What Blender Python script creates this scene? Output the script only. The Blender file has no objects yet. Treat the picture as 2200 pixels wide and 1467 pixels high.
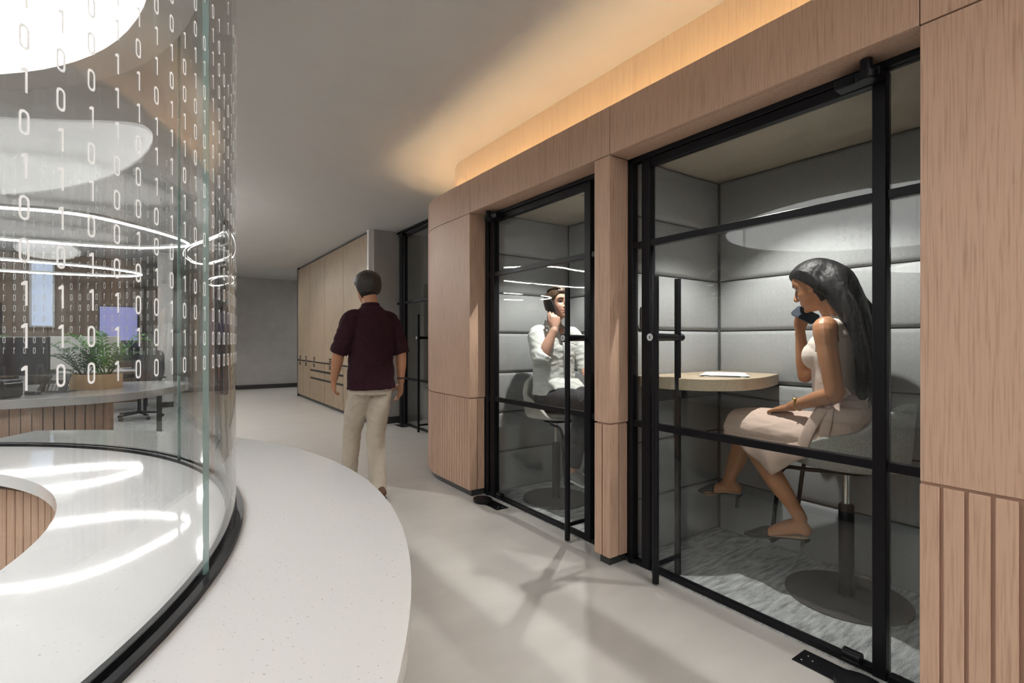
import bpy, bmesh, math, random
from mathutils import Vector, Matrix, noise
random.seed(7)
PI = math.pi
S = bpy.context.scene
C = S.collection

# ------------------------------------------------------------------ camera, world, lights, exposure
cam_d = bpy.data.cameras.new('camera')
cam = bpy.data.objects.new('camera', cam_d); C.objects.link(cam)
cam.location = (0, 0, 1.25)
cam.rotation_euler = (math.radians(90), 0, -math.radians(34.88))
cam_d.sensor_width = 36.0
cam_d.lens = 36.0 * 1078.5 / 2200.0
cam_d.clip_start = 0.02
S.camera = cam

world = bpy.data.worlds.new('world'); S.world = world
world.use_nodes = True
bg = world.node_tree.nodes['Background']
bg.inputs['Color'].default_value = (0.9, 0.95, 1.0, 1)
bg.inputs['Strength'].default_value = 0.05

S.view_settings.view_transform = 'Standard'
S.view_settings.look = 'None'
S.view_settings.gamma = 1.0
S.view_settings.use_curve_mapping = False
S.view_settings.exposure = 0.0
S.cycles.use_denoising = True
S.cycles.use_adaptive_sampling = True
S.cycles.adaptive_threshold = 0.15
S.cycles.adaptive_min_samples = 12
S.cycles.transparent_max_bounces = 16
S.cycles.max_bounces = 7
S.cycles.diffuse_bounces = 3
S.cycles.glossy_bounces = 3
S.cycles.sample_clamp_indirect = 6.0
S.cycles.caustics_reflective = False
S.cycles.caustics_refractive = False

DISC_POWER = 3.8        # the luminous drum over the reception ring
FILL_POWER = 6.0       # added out-of-view ceiling discs that brighten the room
COVE_POWER = 23.0       # warm LED strip on top of the booth header
SPOT_POWER = 112.0       # downlight in each booth
LED_POWER = 60.0         # pendant line lamps
CORRIDOR_POWER = 120.0    # recessed downlights along the corridor

# ------------------------------------------------------------------ materials
def new_mat(name):
    m = bpy.data.materials.new(name); m.use_nodes = True
    nt = m.node_tree
    return m, nt, nt.nodes['Principled BSDF']

def L(nt, a, b): nt.links.new(a, b)

def plain(name, col, rough=0.5, metal=0.0, noise_amt=0.0, noise_scale=40.0, bump=0.0, bump_scale=300.0, spec=0.5, coat=0.0, stretch=None, sheen=0.0):
    m, nt, p = new_mat(name)
    p.inputs['Base Color'].default_value = (*col, 1)
    p.inputs['Roughness'].default_value = rough
    p.inputs['Metallic'].default_value = metal
    p.inputs['Specular IOR Level'].default_value = spec
    if coat: p.inputs['Coat Weight'].default_value = coat; p.inputs['Coat Roughness'].default_value = 0.1
    if sheen: p.inputs['Sheen Weight'].default_value = sheen
    geo = nt.nodes.new('ShaderNodeNewGeometry')
    src = geo.outputs['Position']
    if stretch:
        mp = nt.nodes.new('ShaderNodeMapping'); mp.inputs['Scale'].default_value = stretch
        L(nt, src, mp.inputs['Vector']); src = mp.outputs['Vector']
    if noise_amt:
        n = nt.nodes.new('ShaderNodeTexNoise'); n.inputs['Scale'].default_value = noise_scale; n.inputs['Detail'].default_value = 5
        L(nt, src, n.inputs['Vector'])
        r = nt.nodes.new('ShaderNodeMapRange'); r.inputs['From Min'].default_value = 0.25; r.inputs['From Max'].default_value = 0.75
        r.inputs['To Min'].default_value = 1 - noise_amt; r.inputs['To Max'].default_value = 1 + noise_amt
        L(nt, n.outputs['Fac'], r.inputs['Value'])
        mx = nt.nodes.new('ShaderNodeVectorMath'); mx.operation = 'SCALE'; mx.inputs[0].default_value = col
        L(nt, r.outputs['Result'], mx.inputs['Scale']); L(nt, mx.outputs['Vector'], p.inputs['Base Color'])
    if bump:
        n2 = nt.nodes.new('ShaderNodeTexNoise'); n2.inputs['Scale'].default_value = bump_scale; n2.inputs['Detail'].default_value = 3
        L(nt, src, n2.inputs['Vector'])
        b = nt.nodes.new('ShaderNodeBump'); b.inputs['Strength'].default_value = bump; b.inputs['Distance'].default_value = 0.002
        L(nt, n2.outputs['Fac'], b.inputs['Height']); L(nt, b.outputs['Normal'], p.inputs['Normal'])
    return m

def wood(name, light, dark, rough=0.45, along='Z', cath=14.0, fine=150.0, amt=0.55):
    m, nt, p = new_mat(name)
    geo = nt.nodes.new('ShaderNodeNewGeometry'); oi = nt.nodes.new('ShaderNodeObjectInfo')
    off = nt.nodes.new('ShaderNodeVectorMath'); off.operation = 'MULTIPLY_ADD'
    cmb = nt.nodes.new('ShaderNodeCombineXYZ')
    for k in range(3): L(nt, oi.outputs['Random'], cmb.inputs[k])
    off.inputs[1].default_value = (7.3, 11.9, 5.1)
    L(nt, cmb.outputs[0], off.inputs[0]); L(nt, geo.outputs['Position'], off.inputs[2])
    def mapped(sc):
        mp = nt.nodes.new('ShaderNodeMapping'); mp.inputs['Scale'].default_value = sc
        L(nt, off.outputs['Vector'], mp.inputs['Vector']); return mp.outputs['Vector']
    ax = {'X': 0, 'Y': 1, 'Z': 2}[along]
    def sc(across, length):
        v = [across] * 3; v[ax] = length; return v
    n1 = nt.nodes.new('ShaderNodeTexNoise'); n1.inputs['Scale'].default_value = 1; n1.inputs['Detail'].default_value = 2.0
    L(nt, mapped(sc(5.0, 0.75)), n1.inputs['Vector'])
    m1 = nt.nodes.new('ShaderNodeMath'); m1.operation = 'MULTIPLY'; m1.inputs[1].default_value = cath; L(nt, n1.outputs['Fac'], m1.inputs[0])
    fr = nt.nodes.new('ShaderNodeMath'); fr.operation = 'FRACT'; L(nt, m1.outputs[0], fr.inputs[0])
    n2 = nt.nodes.new('ShaderNodeTexNoise'); n2.inputs['Scale'].default_value = 1; n2.inputs['Detail'].default_value = 4
    L(nt, mapped(sc(fine, 5.0)), n2.inputs['Vector'])
    n3 = nt.nodes.new('ShaderNodeTexNoise'); n3.inputs['Scale'].default_value = 1; n3.inputs['Detail'].default_value = 2
    L(nt, mapped(sc(2.2, 0.6)), n3.inputs['Vector'])
    r1 = nt.nodes.new('ShaderNodeMapRange'); r1.inputs['From Min'].default_value = 0.25; r1.inputs['From Max'].default_value = 1.0
    L(nt, fr.outputs[0], r1.inputs['Value'])
    r2 = nt.nodes.new('ShaderNodeMapRange'); r2.inputs['From Min'].default_value = 0.46; r2.inputs['From Max'].default_value = 0.68
    L(nt, n2.outputs['Fac'], r2.inputs['Value'])
    mm = nt.nodes.new('ShaderNodeMath'); mm.operation = 'MULTIPLY'; L(nt, r1.outputs[0], mm.inputs[0]); L(nt, r2.outputs[0], mm.inputs[1])
    ad = nt.nodes.new('ShaderNodeMath'); ad.operation = 'MULTIPLY_ADD'; ad.inputs[1].default_value = 0.80
    mh = nt.nodes.new('ShaderNodeMath'); mh.operation = 'MULTIPLY'; mh.inputs[1].default_value = 0.45; L(nt, mm.outputs[0], mh.inputs[0])
    L(nt, r2.outputs[0], ad.inputs[0]); L(nt, mh.outputs[0], ad.inputs[2])
    ad2 = nt.nodes.new('ShaderNodeMath'); ad2.operation = 'MULTIPLY_ADD'; ad2.inputs[1].default_value = 0.35
    L(nt, n3.outputs['Fac'], ad2.inputs[0]); L(nt, ad.outputs[0], ad2.inputs[2])
    sc_ = nt.nodes.new('ShaderNodeMath'); sc_.operation = 'MULTIPLY'; sc_.inputs[1].default_value = amt; sc_.use_clamp = True
    L(nt, ad2.outputs[0], sc_.inputs[0])
    mix = nt.nodes.new('ShaderNodeMix'); mix.data_type = 'RGBA'
    mix.inputs[6].default_value = (*light, 1); mix.inputs[7].default_value = (*dark, 1)
    L(nt, sc_.outputs[0], mix.inputs[0]); L(nt, mix.outputs[2], p.inputs['Base Color'])
    p.inputs['Roughness'].default_value = rough; p.inputs['Specular IOR Level'].default_value = 0.35
    b = nt.nodes.new('ShaderNodeBump'); b.inputs['Strength'].default_value = 0.12; b.inputs['Distance'].default_value = 0.002
    L(nt, n2.outputs['Fac'], b.inputs['Height']); L(nt, b.outputs['Normal'], p.inputs['Normal'])
    return m

def emit(name, col, power):
    m, nt, p = new_mat(name)
    p.inputs['Base Color'].default_value = (*col, 1)
    p.inputs['Emission Color'].default_value = (*col, 1)
    p.inputs['Emission Strength'].default_value = power
    p.inputs['Roughness'].default_value = 0.6
    return m

def glass(name, tint=(0.95, 0.97, 0.965), f0=0.034, rough=0.0):
    m = bpy.data.materials.new(name); m.use_nodes = True; nt = m.node_tree
    nt.nodes.remove(nt.nodes['Principled BSDF']); out = nt.nodes['Material Output']
    lw = nt.nodes.new('ShaderNodeLayerWeight'); lw.inputs['Blend'].default_value = 0.5
    pw = nt.nodes.new('ShaderNodeMath'); pw.operation = 'POWER'; pw.inputs[1].default_value = 5.0
    L(nt, lw.outputs['Facing'], pw.inputs[0])
    ma = nt.nodes.new('ShaderNodeMath'); ma.operation = 'MULTIPLY_ADD'; ma.inputs[1].default_value = 1 - f0; ma.inputs[2].default_value = f0
    L(nt, pw.outputs[0], ma.inputs[0])
    tr = nt.nodes.new('ShaderNodeBsdfTransparent'); tr.inputs['Color'].default_value = (*tint, 1)
    gl = nt.nodes.new('ShaderNodeBsdfGlossy'); gl.inputs['Roughness'].default_value = rough; gl.inputs['Color'].default_value = (1, 1, 1, 1)
    mx = nt.nodes.new('ShaderNodeMixShader')
    L(nt, ma.outputs[0], mx.inputs[0]); L(nt, tr.outputs[0], mx.inputs[1]); L(nt, gl.outputs[0], mx.inputs[2])
    L(nt, mx.outputs[0], out.inputs['Surface'])
    return m

M = {}
M['oak'] = wood('pink_oak', (0.60, 0.405, 0.295), (0.34, 0.205, 0.135), 0.5, fine=170.0, amt=0.48)
M['oak_fascia'] = wood('cove_lit_oak', (0.84, 0.66, 0.46), (0.72, 0.53, 0.36), 0.5)  # same oak as the front, cove glow lightened into its colour
M['oak_core'] = plain('oak_groove', (0.46, 0.285, 0.21), 0.6)
M['locker'] = wood('beige_oak', (0.42, 0.33, 0.235), (0.28, 0.215, 0.15), 0.5, cath=8, fine=60, amt=0.7)
M['table'] = wood('pale_ash', (0.52, 0.42, 0.30), (0.40, 0.30, 0.20), 0.45, along='X', cath=10)
M['planter'] = wood('planter_oak', (0.62, 0.42, 0.25), (0.50, 0.32, 0.18), 0.5, along='X', cath=6)
M['walnut'] = wood('office_panelling', (0.25, 0.185, 0.14), (0.15, 0.11, 0.085), 0.5, cath=6, fine=50)
M['ply'] = plain('booth_ceiling_board', (0.42, 0.36, 0.28), 0.7, noise_amt=0.06, noise_scale=8)
M['ceil'] = plain('ceiling_paint', (0.60, 0.585, 0.57), 0.8, noise_amt=0.02, noise_scale=3)
M['plaster'] = plain('grey_plaster', (0.40, 0.385, 0.37), 0.85, noise_amt=0.07, noise_scale=5, bump=0.1, bump_scale=40)
M['office_ceil'] = M['ceil']
M['black'] = plain('black_metal', (0.008, 0.008, 0.010), 0.38, spec=0.2)
M['plinth'] = plain('dark_plinth', (0.035, 0.035, 0.035), 0.4)
M['chrome'] = plain('chrome', (0.75, 0.75, 0.75), 0.15, metal=1.0)
M['steel_base'] = plain('anthracite_metal', (0.05, 0.046, 0.045), 0.6)
M['felt'] = plain('grey_felt', (0.325, 0.33, 0.332), 0.95, noise_amt=0.16, noise_scale=1, bump=0.25, bump_scale=1, spec=0.15, stretch=(70, 70, 420), sheen=0.15)
M['felt_gap'] = plain('felt_gap', (0.09, 0.09, 0.088), 0.95)
M['chair'] = plain('melange_upholstery', (0.35, 0.345, 0.32), 0.95, noise_amt=0.42, noise_scale=260, bump=0.3, bump_scale=400, spec=0.15)
M['white_shell'] = plain('off_white_upholstery', (0.55, 0.54, 0.51), 0.9, noise_amt=0.1, noise_scale=300, bump=0.2, bump_scale=400)
M['glass'] = glass('clear_glass')
M['glass_curved'] = glass('curved_glass', (0.915, 0.925, 0.925), 0.045)
M['glass_edge'] = plain('green_glass_edge', (0.34, 0.52, 0.50), 0.05, spec=0.8)
def print_mat():
    m, nt, p = new_mat('white_print')
    p.inputs['Base Color'].default_value = (.88, .88, .87, 1); p.inputs['Roughness'].default_value = .7
    tl = nt.nodes.new('ShaderNodeBsdfTranslucent'); tl.inputs['Color'].default_value = (.88, .88, .87, 1)
    mx = nt.nodes.new('ShaderNodeMixShader'); mx.inputs[0].default_value = .5
    L(nt, p.outputs[0], mx.inputs[1]); L(nt, tl.outputs[0], mx.inputs[2]); L(nt, mx.outputs[0], nt.nodes['Material Output'].inputs['Surface'])
    return m
M['digits'] = print_mat()
M['disc'] = emit('luminous_membrane', (1.0, 0.99, 0.975), DISC_POWER)
M['fill_light'] = emit('fill_emitter', (1.0, 0.985, 0.96), FILL_POWER)
M['led'] = emit('led_line', (1.0, 0.98, 0.95), LED_POWER)
M['warm_led'] = emit('warm_led', (1.0, 0.75, 0.42), COVE_POWER)
M['lens'] = emit('downlight_lens', (1.0, 0.95, 0.88), 2.0)
M['leaf'] = plain('fern_leaf', (0.10, 0.32, 0.05), 0.5, noise_amt=0.45, noise_scale=9)
M['leaf_dark'] = plain('dark_leaf', (0.035, 0.10, 0.03), 0.5, noise_amt=0.4, noise_scale=9)
M['soil'] = plain('soil', (0.03, 0.022, 0.016), 0.95)
M['paper'] = plain('paper', (0.82, 0.83, 0.86), 0.7)
M['plastic'] = plain('black_plastic', (0.022, 0.023, 0.026), 0.4)
M['plastic_grey'] = plain('grey_plastic', (0.10, 0.105, 0.115), 0.45)
M['silver'] = plain('silver_plastic', (0.55, 0.55, 0.56), 0.4)
M['white_paint'] = plain('white_lacquer', (0.78, 0.78, 0.77), 0.45)
M['screen_dark'] = plain('dark_screen', (0.015, 0.018, 0.03), 0.12, spec=0.6)
M['lavender'] = emit('lavender_display', (0.30, 0.31, 0.62), 0.75)
M['sky_window'] = emit('daylight_blind', (0.55, 0.64, 0.82), 0.7)
M['mesh_cloth'] = plain('black_mesh_fabric', (0.03, 0.03, 0.035), 0.8)

def carpet_mat():
    m, nt, p = new_mat('grey_carpet')
    geo = nt.nodes.new('ShaderNodeNewGeometry')
    def nz(scale, vec):
        mp = nt.nodes.new('ShaderNodeMapping'); mp.inputs['Scale'].default_value = vec; L(nt, geo.outputs['Position'], mp.inputs['Vector'])
        n = nt.nodes.new('ShaderNodeTexNoise'); n.inputs['Scale'].default_value = scale; n.inputs['Detail'].default_value = 4
        L(nt, mp.outputs[0], n.inputs['Vector']); return n.outputs['Fac']
    a = nz(1, (190, 300, 1)); b = nz(1, (9, 46, 1))
    ad = nt.nodes.new('ShaderNodeMath'); ad.operation = 'ADD'; L(nt, a, ad.inputs[0]); L(nt, b, ad.inputs[1])
    r = nt.nodes.new('ShaderNodeMapRange'); r.inputs['From Min'].default_value = 0.72; r.inputs['From Max'].default_value = 1.28
    L(nt, ad.outputs[0], r.inputs['Value'])
    mix = nt.nodes.new('ShaderNodeMix'); mix.data_type = 'RGBA'
    mix.inputs[6].default_value = (0.16, 0.165, 0.165, 1); mix.inputs[7].default_value = (0.62, 0.63, 0.63, 1)
    L(nt, r.outputs[0], mix.inputs[0]); L(nt, mix.outputs[2], p.inputs['Base Color'])
    p.inputs['Roughness'].default_value = 0.95; p.inputs['Specular IOR Level'].default_value = 0.1
    bp = nt.nodes.new('ShaderNodeBump'); bp.inputs['Strength'].default_value = 0.5; bp.inputs['Distance'].default_value = 0.004
    L(nt, a, bp.inputs['Height']); L(nt, bp.outputs[0], p.inputs['Normal'])
    return m
M['carpet'] = carpet_mat()

def floor_mat():
    m, nt, p = new_mat('polished_screed')
    geo = nt.nodes.new('ShaderNodeNewGeometry')
    mp = nt.nodes.new('ShaderNodeMapping'); mp.inputs['Rotation'].default_value = (0, 0, 0.7); mp.inputs['Scale'].default_value = (1.2, 3.4, 1)
    L(nt, geo.outputs['Position'], mp.inputs['Vector'])
    n = nt.nodes.new('ShaderNodeTexNoise'); n.inputs['Scale'].default_value = 1.3; n.inputs['Detail'].default_value = 6; n.inputs['Roughness'].default_value = 0.6
    L(nt, mp.outputs[0], n.inputs['Vector'])
    r = nt.nodes.new('ShaderNodeMapRange'); r.inputs['From Min'].default_value = 0.3; r.inputs['From Max'].default_value = 0.7
    L(nt, n.outputs['Fac'], r.inputs['Value'])
    mix = nt.nodes.new('ShaderNodeMix'); mix.data_type = 'RGBA'
    mix.inputs[6].default_value = (0.545, 0.525, 0.495, 1); mix.inputs[7].default_value = (0.615, 0.595, 0.565, 1)
    L(nt, r.outputs[0], mix.inputs[0]); L(nt, mix.outputs[2], p.inputs['Base Color'])
    r2 = nt.nodes.new('ShaderNodeMapRange'); r2.inputs['To Min'].default_value = 0.24; r2.inputs['To Max'].default_value = 0.36
    L(nt, n.outputs['Fac'], r2.inputs['Value']); L(nt, r2.outputs[0], p.inputs['Roughness'])
    return m
M['floor'] = floor_mat()

def quartz_mat():
    m, nt, p = new_mat('white_quartz')
    geo = nt.nodes.new('ShaderNodeNewGeometry')
    v = nt.nodes.new('ShaderNodeTexNoise'); v.inputs['Scale'].default_value = 140; v.inputs['Detail'].default_value = 1
    L(nt, geo.outputs['Position'], v.inputs['Vector'])
    v2 = nt.nodes.new('ShaderNodeTexNoise'); v2.inputs['Scale'].default_value = 3; L(nt, geo.outputs['Position'], v2.inputs['Vector'])
    r = nt.nodes.new('ShaderNodeMapRange'); r.inputs['From Min'].default_value = 0.70; r.inputs['From Max'].default_value = 0.76
    L(nt, v.outputs['Fac'], r.inputs['Value'])
    mix = nt.nodes.new('ShaderNodeMix'); mix.data_type = 'RGBA'
    mix.inputs[6].default_value = (0.70, 0.695, 0.69, 1); mix.inputs[7].default_value = (0.44, 0.41, 0.37, 1)
    L(nt, r.outputs[0], mix.inputs[0]); L(nt, mix.outputs[2], p.inputs['Base Color'])
    p.inputs['Roughness'].default_value = 0.05; p.inputs['Specular IOR Level'].default_value = 0.5
    return m
M['quartz'] = quartz_mat()

def skin_mat(name, col, rough=0.45):
    m, nt, p = new_mat(name)
    geo = nt.nodes.new('ShaderNodeNewGeometry')
    n = nt.nodes.new('ShaderNodeTexNoise'); n.inputs['Scale'].default_value = 25; n.inputs['Detail'].default_value = 3
    L(nt, geo.outputs['Position'], n.inputs['Vector'])
    r = nt.nodes.new('ShaderNodeMapRange'); r.inputs['To Min'].default_value = 0.88; r.inputs['To Max'].default_value = 1.12
    L(nt, n.outputs['Fac'], r.inputs['Value'])
    mx = nt.nodes.new('ShaderNodeVectorMath'); mx.operation = 'SCALE'; mx.inputs[0].default_value = col
    L(nt, r.outputs[0], mx.inputs['Scale']); L(nt, mx.outputs[0], p.inputs['Base Color'])
    p.inputs['Roughness'].default_value = rough
    p.inputs['Subsurface Weight'].default_value = 0.08; p.inputs['Subsurface Radius'].default_value = (0.01, 0.004, 0.002)
    return m
M['skin_tan'] = skin_mat('tan_skin', (0.41, 0.185, 0.09))
M['skin_fair'] = skin_mat('fair_skin', (0.58, 0.33, 0.24))
M['skin_mid'] = skin_mat('mid_skin', (0.47, 0.225, 0.125))
M['lip'] = plain('lip', (0.33, 0.10, 0.085), 0.4)
M['lip_m'] = plain('pale_lip', (0.48, 0.20, 0.16), 0.45)
M['hair_black'] = plain('black_hair', (0.011, 0.010, 0.011), 0.5, spec=0.3, noise_amt=0.4, noise_scale=1, bump=0.5, bump_scale=1, stretch=(420, 420, 10))
M['hair_brown'] = plain('brown_hair', (0.070, 0.038, 0.019), 0.5, noise_amt=0.5, noise_scale=1, bump=0.6, bump_scale=1, stretch=(170, 170, 60))
M['hair_dark'] = plain('dark_hair', (0.022, 0.017, 0.014), 0.5, noise_amt=0.3, noise_scale=90, bump=0.5, bump_scale=200)
M['eye_white'] = plain('eye_white', (0.75, 0.73, 0.70), 0.2)
M['iris'] = plain('iris', (0.03, 0.022, 0.016), 0.15)
M['tank'] = plain('cream_jersey', (0.70, 0.60, 0.53), 0.85, bump=0.1, bump_scale=600)
M['skirt'] = plain('blush_cloth', (0.57, 0.43, 0.36), 0.8, noise_amt=0.05, noise_scale=6, bump=0.1, bump_scale=500)
M['shirt_white'] = plain('white_cotton', (0.72, 0.73, 0.70), 0.85, bump=0.12, bump_scale=500)
M['trouser_dark'] = plain('charcoal_cloth', (0.030, 0.033, 0.040), 0.85, noise_amt=0.15, noise_scale=40)
M['shirt_maroon'] = plain('maroon_cotton', (0.032, 0.010, 0.017), 0.9, noise_amt=0.15, noise_scale=30, spec=0.2)
M['khaki'] = plain('khaki_cotton', (0.50, 0.44, 0.36), 0.85, noise_amt=0.05, noise_scale=10)
M['shoe_black'] = plain('black_suede', (0.012, 0.012, 0.012), 0.7)
M['insole'] = plain('tan_insole', (0.62, 0.44, 0.28), 0.5)
M['shoe_grey'] = plain('grey_shoe', (0.20, 0.19, 0.19), 0.8)
M['sole_white'] = plain('white_sole', (0.72, 0.72, 0.70), 0.6)
M['shoe_brown'] = plain('brown_shoe', (0.12, 0.06, 0.035), 0.5)
M['gold'] = plain('gold', (0.80, 0.55, 0.16), 0.25, metal=1.0)
M['phone_blue'] = plain('dark_blue_phone', (0.012, 0.020, 0.034), 0.65, spec=.2)
M['keypad'] = plain('keypad_print', (0.7, 0.72, 0.75), 0.5)

# ------------------------------------------------------------------ mesh helpers (all in world coordinates)
class MB:
    def __init__(s): s.v = []; s.f = []; s.mi = []
    def add(s, vs, fs, mi=0):
        o = len(s.v); s.v += [tuple(x) for x in vs]; s.f += [tuple(i + o for i in q) for q in fs]; s.mi += [mi] * len(fs); return s
    def box(s, x0, x1, y0, y1, z0, z1, mi=0):
        vs = [(x, y, z) for z in (z0, z1) for y in (y0, y1) for x in (x0, x1)]
        return s.add(vs, [(0, 2, 3, 1), (4, 5, 7, 6), (0, 1, 5, 4), (2, 6, 7, 3), (0, 4, 6, 2), (1, 3, 7, 5)], mi)
    def obox(s, c, ux, uy, hx, hy, z0, z1, mi=0):
        """box standing at c (x,y) with local horizontal axes ux, uy"""
        c = Vector((c[0], c[1], 0)); ux = Vector((*ux, 0)); uy = Vector((*uy, 0))
        vs = [c + ux * (hx * a) + uy * (hy * b) + Vector((0, 0, z)) for z in (z0, z1) for b in (-1, 1) for a in (-1, 1)]
        return s.add(vs, [(0, 2, 3, 1), (4, 5, 7, 6), (0, 1, 5, 4), (2, 6, 7, 3), (0, 4, 6, 2), (1, 3, 7, 5)], mi)
    def prism(s, pts, z0, z1, mi=0):
        n = len(pts); vs = [(x, y, z0) for x, y in pts] + [(x, y, z1) for x, y in pts]
        fs = [tuple(range(n - 1, -1, -1)), tuple(range(n, 2 * n))] + [(i, (i + 1) % n, (i + 1) % n + n, i + n) for i in range(n)]
        return s.add(vs, fs, mi)
    def strip(s, inner, outer, z0, z1, closed=False, mi=0):
        """solid band between two equally long plan polylines"""
        n = len(inner); vs = []
        for p, q in zip(inner, outer): vs += [(p[0], p[1], z0), (q[0], q[1], z0), (q[0], q[1], z1), (p[0], p[1], z1)]
        fs = []
        for i in range(n if closed else n - 1):
            a = 4 * i; b = 4 * ((i + 1) % n)
            for k in range(4): fs.append((a + k, a + (k + 1) % 4, b + (k + 1) % 4, b + k))
        if not closed: fs += [(0, 3, 2, 1), (4 * (n - 1), 4 * (n - 1) + 1, 4 * (n - 1) + 2, 4 * (n - 1) + 3)]
        return s.add(vs, fs, mi)
    def lathe(s, c, prof, n=32, mi=0):
        """profile [(r,z)] spun about the vertical through c"""
        vs = []; fs = []; k = len(prof)
        for i in range(n):
            a = 2 * PI * i / n
            vs += [(c[0] + r * math.cos(a), c[1] + r * math.sin(a), c[2] + z) for r, z in prof]
        for i in range(n):
            j = (i + 1) % n
            for q in range(k - 1): fs.append((i * k + q, j * k + q, j * k + q + 1, i * k + q + 1))
        fs.append(tuple(i * k for i in range(n - 1, -1, -1))); fs.append(tuple(i * k + k - 1 for i in range(n)))
        return s.add(vs, fs, mi)
    def tube(s, pts, r, n=10, closed=False, sub=0, mi=0, side=None, cap='flat'):
        """sweep; r a number or list of numbers / (ra, rb) pairs; side = direction of ra"""
        pts = [Vector(p) for p in pts]
        rs = r if isinstance(r, (list, tuple)) and len(r) == len(pts) and not (len(pts) == 2 and isinstance(r, tuple)) else [r] * len(pts)
        rs = [(q, q) if not isinstance(q, (tuple, list)) else q for q in rs]
        if sub:
            P = []; Q = []; m = len(pts); rng = m if closed else m - 1
            for i in range(rng):
                g = lambda k: (k % m) if closed else max(0, min(m - 1, k))
                p0, p1, p2, p3 = (pts[g(i + k)] for k in (-1, 0, 1, 2)); r1, r2 = rs[g(i)], rs[g(i + 1)]
                for j in range(sub):
                    t = j / sub
                    P.append(0.5 * ((2 * p1) + (p2 - p0) * t + (2 * p0 - 5 * p1 + 4 * p2 - p3) * t * t + (3 * p1 - p0 - 3 * p2 + p3) * t ** 3))
                    w = t * t * (3 - 2 * t); Q.append((r1[0] + (r2[0] - r1[0]) * w, r1[1] + (r2[1] - r1[1]) * w))
            if not closed: P.append(pts[-1]); Q.append(rs[-1])
            pts, rs = P, Q
        if cap == 'round' and not closed:
            t0 = (pts[0] - pts[1]).normalized(); t1 = (pts[-1] - pts[-2]).normalized()
            a, b = rs[0], rs[-1]; ra = min(a); rb = min(b)
            pts = [pts[0] + t0 * ra * 0.85, pts[0] + t0 * ra * 0.5] + pts + [pts[-1] + t1 * rb * 0.5, pts[-1] + t1 * rb * 0.85]
            rs = [(a[0] * .45, a[1] * .45), (a[0] * .85, a[1] * .85)] + rs + [(b[0] * .85, b[1] * .85), (b[0] * .45, b[1] * .45)]
        m = len(pts); vs = []; fs = []; u = None
        for i in range(m):
            if closed: t = (pts[(i + 1) % m] - pts[i - 1])
            else: t = pts[min(i + 1, m - 1)] - pts[max(i - 1, 0)]
            if t.length < 1e-9: t = Vector((0, 0, 1))
            t.normalize()
            if side is not None: u0 = Vector(side)
            elif u is None: u0 = Vector((0, 0, 1)) if abs(t.z) < 0.9 else Vector((1, 0, 0))
            else: u0 = u
            u = u0 - t * u0.dot(t)
            if u.length < 1e-4: u = t.orthogonal()
            u.normalize(); w = t.cross(u)
            for k in range(n):
                a = 2 * PI * k / n
                vs.append(pts[i] + u * (rs[i][0] * math.cos(a)) + w * (rs[i][1] * math.sin(a)))
        for i in range(m if closed else m - 1):
            j = (i + 1) % m
            for k in range(n): fs.append((i * n + k, i * n + (k + 1) % n, j * n + (k + 1) % n, j * n + k))
        if not closed: fs += [tuple(range(n - 1, -1, -1)), tuple((m - 1) * n + k for k in range(n))]
        return s.add(vs, fs, mi)
    def ball(s, c, r, n=14, rot=None, mi=0):
        c = Vector(c); r = r if isinstance(r, (tuple, list)) else (r, r, r); vs = []; fs = []; m = n // 2 + 1
        for i in range(1, m):
            th = PI * i / m
            for k in range(n):
                a = 2 * PI * k / n
                p = Vector((r[0] * math.sin(th) * math.cos(a), r[1] * math.sin(th) * math.sin(a), r[2] * math.cos(th)))
                vs.append(c + (rot @ p if rot else p))
        for i in range(m - 2):
            for k in range(n): fs.append((i * n + k, (i + 1) * n + k, (i + 1) * n + (k + 1) % n, i * n + (k + 1) % n))
        p = Vector((0, 0, r[2])); top = len(vs); vs.append(c + (rot @ p if rot else p)); vs.append(c - (rot @ p if rot else p))
        for k in range(n): fs.append((top, k, (k + 1) % n)); fs.append((top + 1, (m - 2) * n + (k + 1) % n, (m - 2) * n + k))
        return s.add(vs, fs, mi)
    def xform(s, mat, start=0):
        for i in range(start, len(s.v)): s.v[i] = tuple(mat @ Vector(s.v[i]))
        return s

ORG = {}
def to_mesh(name, mb, org, bevel=0.0, recalc=True, smooth=None):
    me = bpy.data.meshes.new(name)
    ox, oy, oz = org
    me.from_pydata([(x - ox, y - oy, z - oz) for x, y, z in mb.v], [], mb.f)
    if any(mb.mi): me.polygons.foreach_set('material_index', mb.mi)
    if bevel or recalc:
        bm = bmesh.new(); bm.from_mesh(me)
        if recalc: bmesh.ops.recalc_face_normals(bm, faces=bm.faces)
        if bevel: bmesh.ops.bevel(bm, geom=list(bm.edges), offset=bevel, segments=1, affect='EDGES', clamp_overlap=True)
        bm.to_mesh(me); bm.free()
    if smooth:
        me.polygons.foreach_set('use_smooth', [True] * len(me.polygons))
        if smooth != 'all': me.set_sharp_from_angle(angle=math.radians(smooth if smooth is not True else 40))
    me.update()
    return me

def base_of(mb):
    xs = [v[0] for v in mb.v]; ys = [v[1] for v in mb.v]; zs = [v[2] for v in mb.v]
    return ((min(xs) + max(xs)) / 2, (min(ys) + max(ys)) / 2, min(zs))

def obj(name, mb, mats, parent=None, bevel=0.0, smooth=None, recalc=True):
    org = ORG[parent.name] if parent else base_of(mb)
    me = to_mesh(name, mb, org, bevel, recalc, smooth)
    for m in (mats if isinstance(mats, (list, tuple)) else [mats]): me.materials.append(M[m])
    o = bpy.data.objects.new(name, me); C.objects.link(o)
    if parent: o.parent = parent
    else: o.location = org
    ORG[o.name] = org
    return o

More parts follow.
